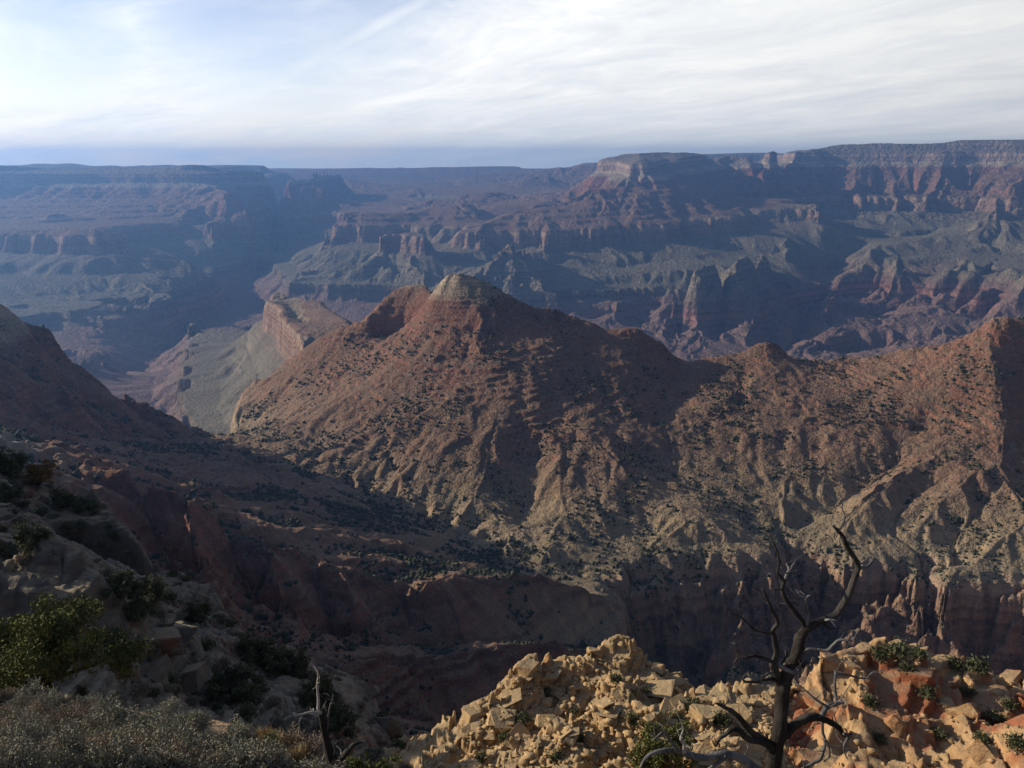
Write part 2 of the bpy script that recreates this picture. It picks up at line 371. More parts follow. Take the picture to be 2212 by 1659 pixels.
# right hand slopes
L(BU, (1728, 1018, 1480), (1765, 1004, 1500), (1808, 988, 1515), (1858, 976, 1530), (1930, 958, 1552), (2000, 930, 1590))
L(BU, (1712, 1140, 1358), (1760, 1110, 1382), (1830, 1075, 1422), (1880, 1052, 1452), (1950, 1005, 1505))
L(BU, (1800, 1165, 1300), (1835, 1110, 1337), (1870, 1076, 1368), (1920, 1040, 1406), (1975, 1013, 1442), (2050, 985, 1480))
L(BU, (1860, 1225, 1235), (1900, 1150, 1310), (1950, 1090, 1372), (2020, 1050, 1418))
L(BU, (2000, 1255, 1222), (1992, 1194, 1262), (2005, 1125, 1318), (2040, 1073, 1362), (2100, 1035, 1400), (2165, 1002, 1432))
L(BU, (2060, 1235, 1235), (2075, 1160, 1300), (2120, 1100, 1350), (2160, 1060, 1388))
L(BU, (2052, 1262, 1196), (2075, 1230, 1212), (2130, 1195, 1240), (2200, 1145, 1280), (2230, 1110, 1310))
L(BU, (2158, 682, 1750), (2138, 740, 1690), (2150, 800, 1630), (2160, 870, 1560), (2170, 950, 1490), (2165, 1005, 1432), (2188, 1060, 1370), (2230, 1110, 1310))
L(BU, ('h', 2300, 1640, -460), ('h', 2290, 1480, -520), ('h', 2300, 1350, -575))
L(BU, (1760, 1262, 1262), (1808, 1207, 1256), (1828, 1237, 1226), (1852, 1257, 1206), (1918, 1250, 1210), (1975, 1250, 1210), (1995, 1274, 1186), (2008, 1304, 1160), (2025, 1307, 1156), (2055, 1267, 1190), (2108, 1267, 1190), (2175, 1287, 1176), (2260, 1300, 1166), (2400, 1320, 1155))
L(GO, (1730, 1340, 1240), (1842, 1355, 1222), (1930, 1360, 1216), (1985, 1370, 1195), (2022, 1385, 1172), (2068, 1388, 1180), (2212, 1390, 1176), (2400, 1400, 1166))
# out of sight behind the butte
L('canyon_floor', ('h', -200, 1950, -640), ('h', 0, 1900, -680), ('h', 150, 1880, -680), ('h', 300, 1840, -680), ('h', 420, 1800, -690), ('h', 480, 1840, -720), ('h', 488, 2080, -790), ('h', 505, 2300, -820), ('h', 600, 2420, -790), ('h', 700, 2450, -800), ('h', 850, 2480, -850), ('h', 1000, 2480, -850), ('h', 1200, 2420, -850), ('h', 1400, 2350, -850), ('h', 1600, 2320, -850), ('h', 1800, 2300, -850), ('h', 2100, 2250, -850), ('h', 2400, 2200, -850))
L('canyon_floor', ('h', 400, 2600, -960), ('h', 800, 3000, -960), ('h', 1200, 3300, -1080), ('h', 1600, 3400, -1120), ('h', 2000, 3400, -1100), ('h', 2500, 3400, -1050))
L('canyon_floor', ('h', -400, 2600, -1000), ('h', 0, 2700, -1050), ('h', 200, 2700, -1060))

# --- the red cliffed mesa beyond the butte and the green slope under it
ME, CF = 'cliffed_mesa', 'canyon_floor'
L(ME, (680, 760, 2780), (653, 734, 3000), (633, 707, 3210), (610, 684, 3420), (600, 657, 3760), (567, 645, 3960), (580, 628, 4320), (601, 618, 4420), (623, 635, 4200), (660, 640, 4050), (697, 648, 3900), (710, 668, 3600), (737, 688, 3300), (765, 705, 3060), (800, 730, 2850))
L(ME, (552, 697, 4450), (556, 706, 4050), (575, 735, 3790), (600, 766, 3480), (625, 792, 3230), (642, 822, 2990), (665, 860, 2760))
L(ME, ('h', 700, 4700, -800), ('h', 800, 4000, -880), ('h', 860, 3500, -900))
L(ME, (620, 650, 3950), (650, 690, 3500), (690, 700, 3350))
L(CF, (545, 698, 5600), (480, 702, 5550), (420, 710, 5400), (411, 730, 5000), (410, 750, 4750), (417, 794, 4350), (413, 813, 4200), (383, 846, 3900), (393, 900, 3450), (402, 926, 3280), (440, 938, 3150), (500, 950, 3000))
L(CF, (520, 730, 4600), (500, 790, 3950), (500, 850, 3450), (520, 910, 3000))
L(CF, (372, 790, 4700), (345, 840, 4250), (335, 862, 4050), (348, 890, 3750), (380, 925, 3400))
L(CF, (-200, 820, 4700), (0, 815, 4700), (200, 818, 4700), (290, 832, 4700), (320, 800, 5100), (400, 720, 6500), (480, 670, 7400), (530, 627, 8200), (560, 592, 9300), (600, 547, 11000), (650, 512, 13500), (690, 482, 15500))
# platforms on the shadowed left side
L(CF, (0, 770, 4500), (120, 790, 4350), (165, 797, 4320), (190, 783, 4450), (216, 784, 4480), (240, 800, 4500))
L(CF, (60, 765, 4800), (125, 760, 4900), (150, 752, 5000), (205, 752, 5020), (225, 765, 4950))
L(CF, (90, 722, 5500), (120, 712, 5600), (160, 707, 5650), (210, 706, 5700), (222, 716, 5600))
L(CF, (100, 742, 5300), (210, 738, 5400), (300, 745, 5600), (360, 735, 6000))
L(CF, (40, 655, 5900), (160, 669, 5950), (250, 664, 6050), (340, 655, 6200), (400, 655, 6500))
L(CF, (100, 690, 5700), (250, 688, 5850), (380, 690, 6300))
L(CF, (110, 637, 6400), (150, 630, 6500), (200, 614, 6700), (270, 604, 6800), (350, 602, 6900), (380, 610, 6850))
L(CF, (250, 640, 6500), (260, 625, 6600), (300, 612, 6700), (350, 630, 6500), (410, 645, 6500))
L(CF, (150, 650, 6300), (300, 648, 6350), (430, 650, 7000), (480, 640, 7600))
L(CF, (-60, 566, 7000), (0, 567, 7050), (50, 567, 7050), (110, 571, 7050), (190, 565, 7100), (220, 556, 7150), (260, 551, 7250), (300, 558, 7250), (400, 562, 7300), (414, 575, 7250))
L(CF, (0, 590, 6900), (150, 597, 6900), (300, 585, 7050), (420, 598, 7100), (470, 600, 7700))
L(CF, (340, 578, 7150), (360, 582, 7120), (395, 588, 7100))
SM = 'shadowed_mesa'
L(SM, (-150, 500, 7700), (-50, 497, 7650), (0, 500, 7600), (40, 502, 7600), (75, 497, 7600), (150, 495, 7600), (217, 497, 7550), (243, 520, 7450))
L(SM, (-100, 530, 7500), (100, 535, 7420), (220, 538, 7400), (300, 545, 7700), (360, 545, 8000))
L(SM, (60, 482, 8500), (90, 470, 8750), (102, 465, 8800), (120, 461, 8850), (145, 463, 8850), (170, 472, 8800))
L(SM, (-50, 475, 9000), (170, 474, 9000), (260, 472, 9150), (340, 466, 9400), (400, 462, 9700))
L(SM, (380, 480, 9300), (420, 502, 9200), (450, 510, 9000), (470, 530, 8700))
L(SM, (395, 505, 9300), (440, 488, 9600), (500, 497, 9500), (560, 485, 9800), (430, 515, 8900))
L(SM, (510, 417, 9900), (490, 430, 9700), (515, 445, 9500), (545, 452, 9500), (560, 470, 9300))
L(SM, (510, 417, 9900), (480, 408, 10200), (440, 400, 10600))
L(SM, (390, 450, 9600), (440, 453, 9700), (470, 460, 9600), (500, 480, 9400))
L(SM, (640, 400, 11200), (660, 396, 11300), (690, 400, 11400), (700, 420, 11200), (720, 435, 11200))
L(SM, (560, 470, 10500), (620, 450, 11000), (700, 455, 12000), (760, 440, 13000))
# --- far rim at left
SR = 'hazy_plateau'
L(SR, (-300, 352, 10500), (-100, 354, 10800), (0, 356, 11000), (33, 356, 11050), (60, 359, 11200), (127, 360, 11400), (233, 357, 11300), (300, 355, 11200), (400, 352.5, 11000), (520, 352, 11200), (627, 352, 11500), (636, 356, 11600), (713, 357, 12500), (725, 362, 13000), (735, 385, 13200))
L(SR, (-300, 430, 10000), (0, 432, 10200), (200, 430, 10400), (330, 428, 10300), (400, 420, 10300), (480, 425, 10400), (600, 415, 11000), (680, 420, 12000))
L(SR, ('h', -400, 16000, -15), ('h', 0, 16000, -40), ('h', 300, 16000, -40), ('h', 560, 16000, -40), ('h', 650, 15500, -60))
L(SR, ('h', -400, 40000, -100), ('h', 0, 40000, -150), ('h', 600, 26000, -150))
# --- centre, far away
FB = 'far_butte'
L('far_plateau', (735, 364, 26000), (800, 362, 27000), (860, 361, 28000), (862, 362, 28000), (1004, 360, 28000), (1060, 358, 28000), (1118, 357.5, 28000), (1128, 360, 28200), (1136, 366, 28500))
L('far_plateau', (720, 388, 21000), (800, 392, 22000), (900, 393, 22000), (1000, 390, 23000), (1100, 383, 24000))
L('far_plateau', ('h', 600, 38000, -230), ('h', 900, 40000, -230), ('h', 1150, 34000, -300))
L('far_plateau', (1140, 364, 36000), (1200, 363, 36000), (1300, 360, 38000), (1420, 356, 40000))
L('far_plateau', ('h', 1200, 42500, -350), ('h', 1500, 42500, -300))
L(FB, (920, 412, 17800), (944, 397, 18500), (975, 396, 18800), (985, 388, 19000), (996, 380, 19000), (1005, 376, 19000), (1012, 381, 19000), (1020, 382, 19000), (1070, 373, 19500), (1128, 372, 20000), (1150, 376, 20000))
L(FB, (930, 420, 16500), (1000, 418, 16500), (1080, 410, 17000), (1140, 400, 17500))
L(FB, (980, 396, 18200), (990, 405, 17600), (975, 418, 16800))
L(FB, (690, 392, 15000), (737, 382, 14800), (760, 390, 14500), (804, 401, 14000), (847, 404, 13500), (870, 410, 13300), (887, 407, 13000), (895, 412, 12900), (920, 431, 12500))
L(FB, (740, 425, 13000), (800, 430, 12800), (850, 432, 12500), (900, 440, 12000))
L(FB, (740, 405, 13800), (760, 425, 13200))
L(FB, (1090, 422, 11900), (1108, 402, 13000), (1121, 389, 13250), (1145, 384, 13300), (1157, 377, 13300), (1162, 382, 13300), (1172, 381, 13300), (1180, 374, 13300), (1187, 381, 13300), (1204, 388, 13300), (1221, 402, 13300))
L(FB, (1095, 430, 11500), (1150, 432, 11500), (1200, 418, 11700), (1250, 412, 11900))
L(FB, (1098, 416, 12800), (1125, 400, 12950), (1160, 395, 13000), (1200, 398, 13000), (1224, 410, 12800))
L(FB, (1150, 384, 13280), (1160, 405, 12800), (1168, 425, 11600))
L(FB, (1150, 371, 16200), (1164, 363, 16500), (1180, 371, 16500), (1200, 357, 16600), (1205, 358, 16600), (1217, 363, 16600), (1230, 356, 16600), (1245, 356, 16600), (1258, 347, 16400), (1272, 342, 16400), (1296, 342, 16400))
L(FB, (1140, 395, 15000), (1200, 392, 15000), (1260, 385, 15000))
L(FB, (1205, 358, 16600), (1198, 370, 16000), (1190, 385, 15400))
# --- the big flat topped mesa and the long wall on the right
WT, NR = 'far_mesa', 'canyon_wall'
L(WT, (1262, 385, 10120), (1282, 372, 10120), (1296, 343, 10077), (1304, 336.5, 10034), (1337, 332.5, 9947), (1404, 329.5, 9947), (1440, 328, 9947), (1474, 327.5, 10034), (1488, 327.5, 10120), (1495, 341, 10207), (1508, 346, 10293), (1530, 349, 10380), (1542, 345, 10380), (1555, 341, 10380), (1585, 342.5, 10380), (1622, 346, 10207), (1655, 342.5, 9774))
L(WT, ('h', 1320, 10466, 92), ('h', 1400, 10466, 98), ('h', 1480, 10553, 102))
L(WT, ('h', 1280, 10985, -420), ('h', 1400, 11158, -420), ('h', 1520, 11418, -420), ('h', 1590, 11764, -420))
L(WT, (1383, 331, 9860), (1384, 335, 9560), (1384, 334, 9280), (1372, 352, 9150), (1358, 375, 9020), (1344, 402, 8900))
L(WT, (1384, 334, 9280), (1390, 356, 9120), (1400, 380, 8980), (1412, 402, 8880))
L(WT, (1384, 334, 9280), (1420, 362, 9320), (1450, 385, 9250))
L(WT, (1335, 352, 9860), (1330, 372, 9700), (1318, 395, 9300))
L(WT, (1430, 345, 9880), (1445, 368, 9700), (1470, 392, 9350))
L(WT, (1372, 382, 9180), (1374, 402, 8980))
L(WT, (1420, 355, 9558), (1480, 362, 9601), (1540, 372, 9688))

L(WT, (1560, 352, 10207), (1550, 375, 9817), (1530, 395, 9515))
L(NR, (1655, 342.5, 9774), (1667, 327, 10100), (1680, 320.5, 10300), (1720, 318, 10600), (1780, 314.5, 10800), (1840, 311, 10700), (1900, 308.5, 10600), (2000, 306, 10450), (2100, 304.5, 10300), (2212, 303.5, 10100), (2400, 302, 9800))
L(NR, ('h', 1672, 10900, 125), ('h', 1685, 11800, 150))
L(NR, ('h', 1700, 13000, 178), ('h', 2000, 13500, 245), ('h', 2500, 13000, 265))
L(NR, ('h', 1700, 30000, 240), ('h', 2500, 30000, 290))
L('far_rim', (1440, 336, 17500), (1495, 333.5, 17500), (1560, 331, 17500), (1620, 329, 17500), (1670, 327, 17500))
L('far_rim', (1450, 352, 16600), (1560, 352, 16600), (1670, 350, 16600))
L(NR, (1545, 398, 9700), (1600, 414, 9900), (1650, 420, 10050), (1700, 425, 10100), (1850, 425, 9900), (2000, 420, 9700), (2080, 410, 9600), (2150, 400, 9500))
L(NR, (1580, 420, 9600), (1640, 440, 9800), (1700, 450, 9900), (1850, 450, 9750), (1950, 450, 9600), (2010, 440, 9500), (2080, 432, 9400), (2140, 425, 9350))
L(NR, (1780, 470, 9500), (1850, 478, 9350), (1900, 484, 9250), (2020, 498, 8800), (2080, 490, 8800))
for pts in (((1655, 388, 9950), (1620, 408, 9850), (1600, 424, 9700)), ((1735, 350, 10700), (1722, 385, 10350), (1712, 410, 10080), (1695, 440, 9750)), ((1765, 370, 10500), (1762, 405, 10050)), ((2050, 340, 10250), (2036, 375, 9950), (2022, 405, 9650), (2005, 445, 9300)), ((1845, 385, 10200), (1848, 415, 9850), (1856, 446, 9560)), ((1930, 400, 9900), (1940, 428, 9650), (1945, 450, 9480)), ((1780, 345, 10650), (1778, 355, 10500))):
    L(NR, *pts)
for pts in (((1700, 390, 10600), (1680, 425, 10300)), ((1800, 385, 10500), (1800, 430, 10150)), ((1890, 380, 10350), (1895, 432, 9950)), ((1980, 375, 10200), (1978, 430, 9850)), ((2100, 370, 10100), (2090, 425, 9600))):
    L(NR, *pts)
# --- red massif and the bench with the long cliff in the middle
RM = 'bench_mesa'
L(RM, (1058, 474, 8200), (1080, 467, 8260), (1130, 455, 8400), (1200, 442, 8520), (1240, 430, 8600), (1277, 407, 8750), (1340, 405, 8850), (1395, 404, 8900), (1480, 400, 9000), (1530, 402, 9200))
L(RM, (1277, 407, 8750), (1300, 430, 8500), (1290, 455, 8250), (1250, 470, 8100))
L(RM, (1395, 404, 8900), (1385, 425, 8600), (1370, 450, 8280))
L(RM, (1335, 425, 8680), (1340, 450, 8380))
L(RM, (1480, 425, 8850), (1500, 450, 8600))

L(RM, (1530, 402, 9200), (1560, 418, 9150), (1610, 432, 9120), (1660, 440, 9100), (1708, 443, 9050))
L(RM, (1044, 487, 7900), (1060, 475, 8150), (1095, 473, 8200), (1130, 474, 8180), (1160, 480, 8000), (1187, 487, 7850), (1205, 482, 8000), (1237, 482, 8000), (1300, 486, 7900), (1312, 488, 7850), (1324, 478, 8080), (1350, 480, 8020), (1377, 482, 7950), (1430, 478, 8100), (1480, 472, 8300), (1600, 458, 8650), (1660, 450, 8850), (1708, 445, 9000), (1752, 447, 8900), (1775, 462, 8600))
L(RM, (1030, 515, 7800), (1100, 518, 7850), (1150, 521, 7830), (1190, 522, 7720), (1250, 518, 7800), (1310, 520, 7720), (1340, 515, 7900), (1420, 512, 7950), (1500, 505, 8150), (1650, 489, 8480), (1740, 482, 8550), (1785, 490, 8300))
for pts in (((1190, 525, 7680), (1180, 540, 7580), (1130, 560, 7400)), ((1150, 530, 7750), (1090, 550, 7600), (1030, 566, 7460)), ((1050, 520, 7780), (1010, 545, 7620), (975, 560, 7500)), ((1320, 525, 7660), (1330, 545, 7540), (1350, 560, 7380))):
    L(RM, *pts)
for pts in (((1120, 545, 7660), (1060, 566, 7480)), ((1230, 535, 7720), (1210, 562, 7490)), ((1420, 535, 7740), (1430, 560, 7470)), ((1560, 530, 7930), (1580, 550, 7680)), ((1690, 515, 8100), (1700, 540, 7700))):
    L(RM, *pts)
L(CF, (975, 565, 7480), (1050, 572, 7450), (1200, 572, 7400), (1330, 574, 7350), (1450, 564, 7430), (1600, 553, 7650), (1700, 545, 7850), (1790, 545, 7950))
L('canyon_floor', ('h', 1040, 9000, -700), ('h', 1120, 9400, -720), ('h', 1220, 9700, -700), ('h', 1275, 9750, -620))
L('canyon_floor', ('h', 1050, 8700, -640), ('h', 1150, 8950, -560), ('h', 1240, 9150, -480))
# --- mesa left of the centre, platforms below it
LC = 'stepped_mesa'
L(LC, (690, 492, 8500), (737, 477, 8650), (750, 462, 8900), (780, 457, 9000), (800, 457, 9000), (834, 465, 8900), (850, 462, 8900), (885, 461, 9000), (917, 457, 9150), (926, 447, 9400), (935, 442, 9500), (987, 441, 9500), (997, 450, 9300), (1005, 456, 9150), (1037, 475, 8850))
L(LC, (700, 515, 8300), (740, 505, 8400), (850, 492, 8600), (950, 497, 8600), (1030, 512, 8250))
L(LC, (700, 535, 8000), (760, 540, 7900), (850, 540, 8000), (960, 548, 7800))
L(LC, ('h', 750, 9600, -620), ('h', 900, 10000, -620), ('h', 1020, 9900, -620))
L(LC, (888, 452, 10200), (890, 441, 10400), (915, 433, 10500), (940, 427, 10500), (951, 426, 10500), (985, 428, 10500), (993, 430, 10400), (1014, 415, 10600), (1040, 414, 10600), (1057, 413, 10600), (1080, 415, 10600), (1086, 425, 10500), (1110, 432, 10400), (1137, 425, 10400), (1187, 412, 10500), (1205, 418, 10500), (1222, 425, 10400))
L(LC, (890, 455, 9900), (1000, 452, 9900), (1080, 450, 9800), (1150, 450, 9600), (1220, 440, 9700))
L(LC, ('h', 880, 11300, -640), ('h', 1100, 11300, -640), ('h', 1220, 11300, -600))
L(CF, (615, 530, 9800), (633, 521, 10000), (667, 502, 10500), (700, 492, 10600), (720, 495, 10300))
L(CF, (600, 575, 8700), (645, 552, 8700), (680, 543, 8800), (737, 541, 8650))
L(CF, (645, 565, 8500), (730, 556, 8450))
L(CF, (640, 592, 7500), (660, 586, 7550), (700, 582, 7600), (740, 579, 7600), (800, 585, 7450))
L(CF, (660, 597, 7450), (740, 590, 7480))
L(CF, (620, 612, 7200), (637, 603, 7250), (700, 597, 7300), (790, 595, 7250), (870, 591, 7250), (940, 599, 7150), (1000, 603, 6950))
L(CF, (560, 600, 8300), (590, 610, 7900), (600, 630, 7500), (580, 640, 7500))
L(CF, (530, 660, 7550), (580, 668, 7350), (640, 645, 7080), (760, 645, 7060), (900, 655, 6950))
L(CF, ('h', 560, 6300, -1200), ('h', 750, 6000, -1200), ('h', 1000, 5700, -1230))
L(LC, (815, 535, 7500), (837, 522, 7600), (843, 512, 7680), (851, 507, 7700), (872, 506, 7700), (887, 502, 7700), (902, 506, 7700), (914, 518, 7600), (930, 530, 7500), (954, 550, 7400))
L(LC, (905, 517, 7550), (895, 520, 7450), (920, 535, 7350))
L(LC, (815, 545, 7400), (780, 565, 7350), (740, 580, 7350))
L(LC, (890, 540, 7300), (885, 565, 7150), (905, 590, 6950))
L(LC, (830, 570, 7300), (860, 585, 7150), (960, 580, 7200))
L(LC, (1075, 553, 7100), (1095, 546, 7100), (1115, 537, 7100), (1125, 545, 7100), (1150, 552, 7100), (1185, 565, 7050))
L(LC, (1095, 548, 7060), (1060, 570, 6900), (1022, 590, 6750))
L(LC, (1112, 542, 7050), (1108, 575, 6800), (1098, 604, 6600))
L(LC, (1120, 550, 7050), (1150, 582, 6800), (1170, 602, 6650))
L(LC, (1075, 590, 6800), (1130, 595, 6720), (1000, 590, 7000))
L(CF, (1000, 610, 6900), (1040, 616, 6850), (1090, 622, 6800), (1160, 614, 6850), (1180, 608, 6900), (1260, 598, 7050), (1400, 590, 7080), (1480, 580, 7050))
L(CF, (1050, 660, 6720), (1150, 650, 6740), (1260, 635, 6800), (1400, 625, 6820))
L(CF, (1000, 700, 6560), (1120, 720, 6420), (1250, 700, 6480), (1330, 700, 6460), (1400, 680, 6560))
L(CF, (1175, 668, 6480), (1205, 657, 6520), (1230, 668, 6440), (1250, 690, 6250))
L(CF, (1310, 690, 6250), (1330, 665, 6430), (1345, 640, 6600))
L(CF, ('h', 1100, 5400, -1260), ('h', 1350, 5200, -1270), ('h', 1600, 5000, -1270), ('h', 2000, 5000, -1230), ('h', 2400, 4900, -1180))
# --- red and grey badland hills at right
DX = 'badland_hills'
def LR(dz, *pts):
    # a crest (dz > 0) or a drainage (dz < 0): moved along the line of sight so that it stands dz above the mean lie of the land
    L(DX, *[(u, v, (Y - dz / 0.21) * (1 + 0.11 * float(sstep(585.0, 680.0, v)))) for u, v, Y in pts])
L(DX, (1495, 572, 6500), (1510, 566, 6560), (1540, 561, 6650), (1575, 558, 6700), (1590, 566, 6650))
L(DX, (1500, 592, 6430), (1540, 593, 6430), (1585, 582, 6560))
L(DX, (1575, 558, 6750), (1620, 550, 7000), (1655, 546, 7100), (1665, 556, 7000))
LR(70, (1505, 600, 6750), (1470, 630, 6500), (1430, 670, 6200), (1390, 715, 5850))
LR(110, (1538, 600, 6900), (1535, 640, 6600), (1515, 690, 6200), (1500, 740, 5800), (1480, 775, 5500))
LR(30, (1485, 630, 6350), (1450, 690, 5850), (1420, 740, 5450))
LR(-30, (1510, 640, 6250), (1478, 690, 5800), (1450, 745, 5350))
LR(-40, (1460, 620, 6350), (1410, 670, 5900), (1370, 715, 5500))
LR(100, (1560, 605, 6850), (1610, 640, 6600), (1655, 655, 6500), (1640, 690, 6200), (1618, 730, 5850))
LR(40, (1655, 655, 6250), (1690, 682, 6000), (1715, 705, 5800))
LR(-50, (1548, 625, 6350), (1558, 670, 5950), (1560, 720, 5500), (1555, 760, 5200))
LR(60, (1545, 740, 5650), (1565, 720, 5800), (1600, 738, 5650), (1625, 760, 5500))
LR(-40, (1660, 690, 5900), (1665, 730, 5500), (1650, 775, 5150))
LR(-40, (1600, 600, 6800), (1650, 620, 6600), (1700, 650, 6300))
RIV = [(1660, 785, 5300), (1690, 770, 5400), (1712, 752, 5550), (1728, 715, 5900), (1742, 692, 6150), (1736, 684, 6250), (1752, 676, 6320), (1790, 668, 6400)]
LR(0, *RIV)
L(DX, (1790, 668, 6400), (1800, 640, 6850), (1790, 615, 7250), (1786, 592, 7650), (1800, 583, 7800), (1815, 575, 7950), (1830, 560, 8100))
LR(40, (1680, 600, 7250), (1720, 625, 6950), (1760, 645, 6700))
LR(30, (1640, 580, 7300), (1700, 585, 7300), (1750, 600, 7250))
L(DX, (1700, 575, 7400), (1760, 570, 7600), (1790, 560, 7800))
LR(100, (1708, 767, 5650), (1745, 745, 5800), (1762, 734, 5850), (1788, 727, 5900), (1820, 712, 6000), (1868, 694, 6150), (1942, 684, 6250), (2000, 672, 6350), (2045, 662, 6400))
LR(-20, (1790, 765, 5250), (1850, 760, 5280), (1950, 745, 5330), (2100, 725, 5350), (2250, 705, 5350))
LR(60, (1900, 690, 6050), (1930, 715, 5800), (1950, 738, 5600))
LR(60, (1985, 676, 6150), (2020, 705, 5850), (2050, 730, 5600))
LR(-30, (1830, 703, 5900), (1880, 685, 6000), (1960, 670, 6050), (2040, 655, 6100))
LR(80, (1805, 692, 6350), (1818, 672, 6550), (1845, 660, 6700), (1900, 655, 6700), (1980, 642, 6750), (2080, 626, 6800))
LR(-30, (1830, 660, 6450), (1900, 645, 6550), (1980, 634, 6600), (2050, 622, 6600))
LR(80, (1900, 636, 7050), (1950, 620, 7150), (1990, 611, 7180), (2040, 603, 7150), (2075, 594, 7150), (2142, 578, 7200))
LR(-30, (1860, 638, 6950), (1900, 622, 7000), (1950, 604, 7050), (2010, 594, 7050))
LR(70, (1800, 610, 7500), (1840, 588, 7600), (1865, 570, 7700), (1880, 555, 7800))
LR(-20, (1850, 612, 7250), (1890, 590, 7300), (1905, 565, 7500))
LR(80, (1925, 598, 7350), (1932, 568, 7500), (1938, 551, 7700), (1950, 558, 7600), (1960, 575, 7500), (1985, 590, 7350))
LR(80, (2008, 612, 7050), (2035, 588, 7250), (2065, 566, 7400), (2080, 560, 7450), (2110, 575, 7300), (2130, 590, 7200))
LR(-20, (1985, 605, 7000), (2005, 585, 7150), (2030, 565, 7300))
LR(90, (2100, 664, 6300), (2130, 622, 6650), (2160, 590, 6950), (2178, 572, 7150))
LR(80, (2150, 690, 5950), (2185, 640, 6350), (2205, 600, 6750), (2230, 575, 6950))
LR(-30, (2060, 690, 5750), (2110, 655, 6000), (2140, 615, 6300), (2160, 600, 6450))
LR(-30, (2115, 700, 5550), (2160, 655, 5900), (2182, 612, 6200))
# mesa platform under the right edge
RP = 'cliffed_platform'
L(RP, (1878, 538, 7700), (1905, 530, 7800), (1940, 527, 7850), (1975, 522, 7900), (2020, 508, 8050), (2088, 502, 8150))
L(RP, (1880, 553, 7620), (1950, 547, 7680), (2060, 533, 7800), (2120, 530, 7750))
L(RP, (2080, 502, 8150), (2105, 490, 8150), (2122, 475, 8200), (2140, 458, 8250), (2160, 447, 8300), (2212, 444, 8300), (2400, 430, 8300))
for pts in (((2122, 476, 8190), (2100, 505, 7950), (2112, 520, 7820)), ((2172, 470, 8100), (2180, 495, 7900), (2150, 520, 7750), (2142, 533, 7700)), ((2212, 480, 8050), (2212, 520, 7700))):
    L(RP, *pts)
L(RP, (2150, 480, 8080), (2145, 500, 7950), (2120, 528, 7750))
L(RP, (2142, 534, 7700), (2160, 530, 7650), (2212, 528, 7550), (2400, 525, 7500))
L(RP, (2142, 548, 7620), (2165, 550, 7560), (2212, 549, 7450), (2400, 548, 7400))
L(RP, (2100, 605, 6800), (2130, 585, 7000), (2150, 565, 7350))
L(RP, ('h', 1900, 8500, -640), ('h', 2000, 8600, -620), ('h', 2100, 8700, -560), ('h', 2250, 8900, -540))
L(NR, (2150, 460, 9000), (2162, 445, 9100), (2172, 412, 9150), (2180, 404, 9150), (2212, 389, 9200), (2400, 370, 9200))
L(RP, (1840, 492, 8900), (1850, 482, 9050), (1866, 471, 9200), (1885, 480, 9100), (1895, 496, 8800), (1915, 502, 8700))
L(RP, (1905, 490, 9050), (1922, 466, 9300), (1935, 480, 9150), (1950, 492, 8950))
L(RP, (1965, 495, 8900), (1978, 483, 9050), (2000, 485, 9000), (2025, 500, 8800))
L(RP, (1850, 510, 8600), (1900, 515, 8450), (1990, 512, 8500), (2040, 505, 8650))
L('canyon_floor', (1500, 547, 7620), (1560, 549, 7640))
# ------------------------------------------------------------------ solving the surface between the lines
TH0, TH1 = RAD(-84.0), RAD(42.0)
RH0, RH1 = math.log(3.0), math.log(23800.0)
DG = 0.0034
NTH = int((TH1 - TH0) / DG) + 1
NRH = int((RH1 - RH0) / DG) + 1

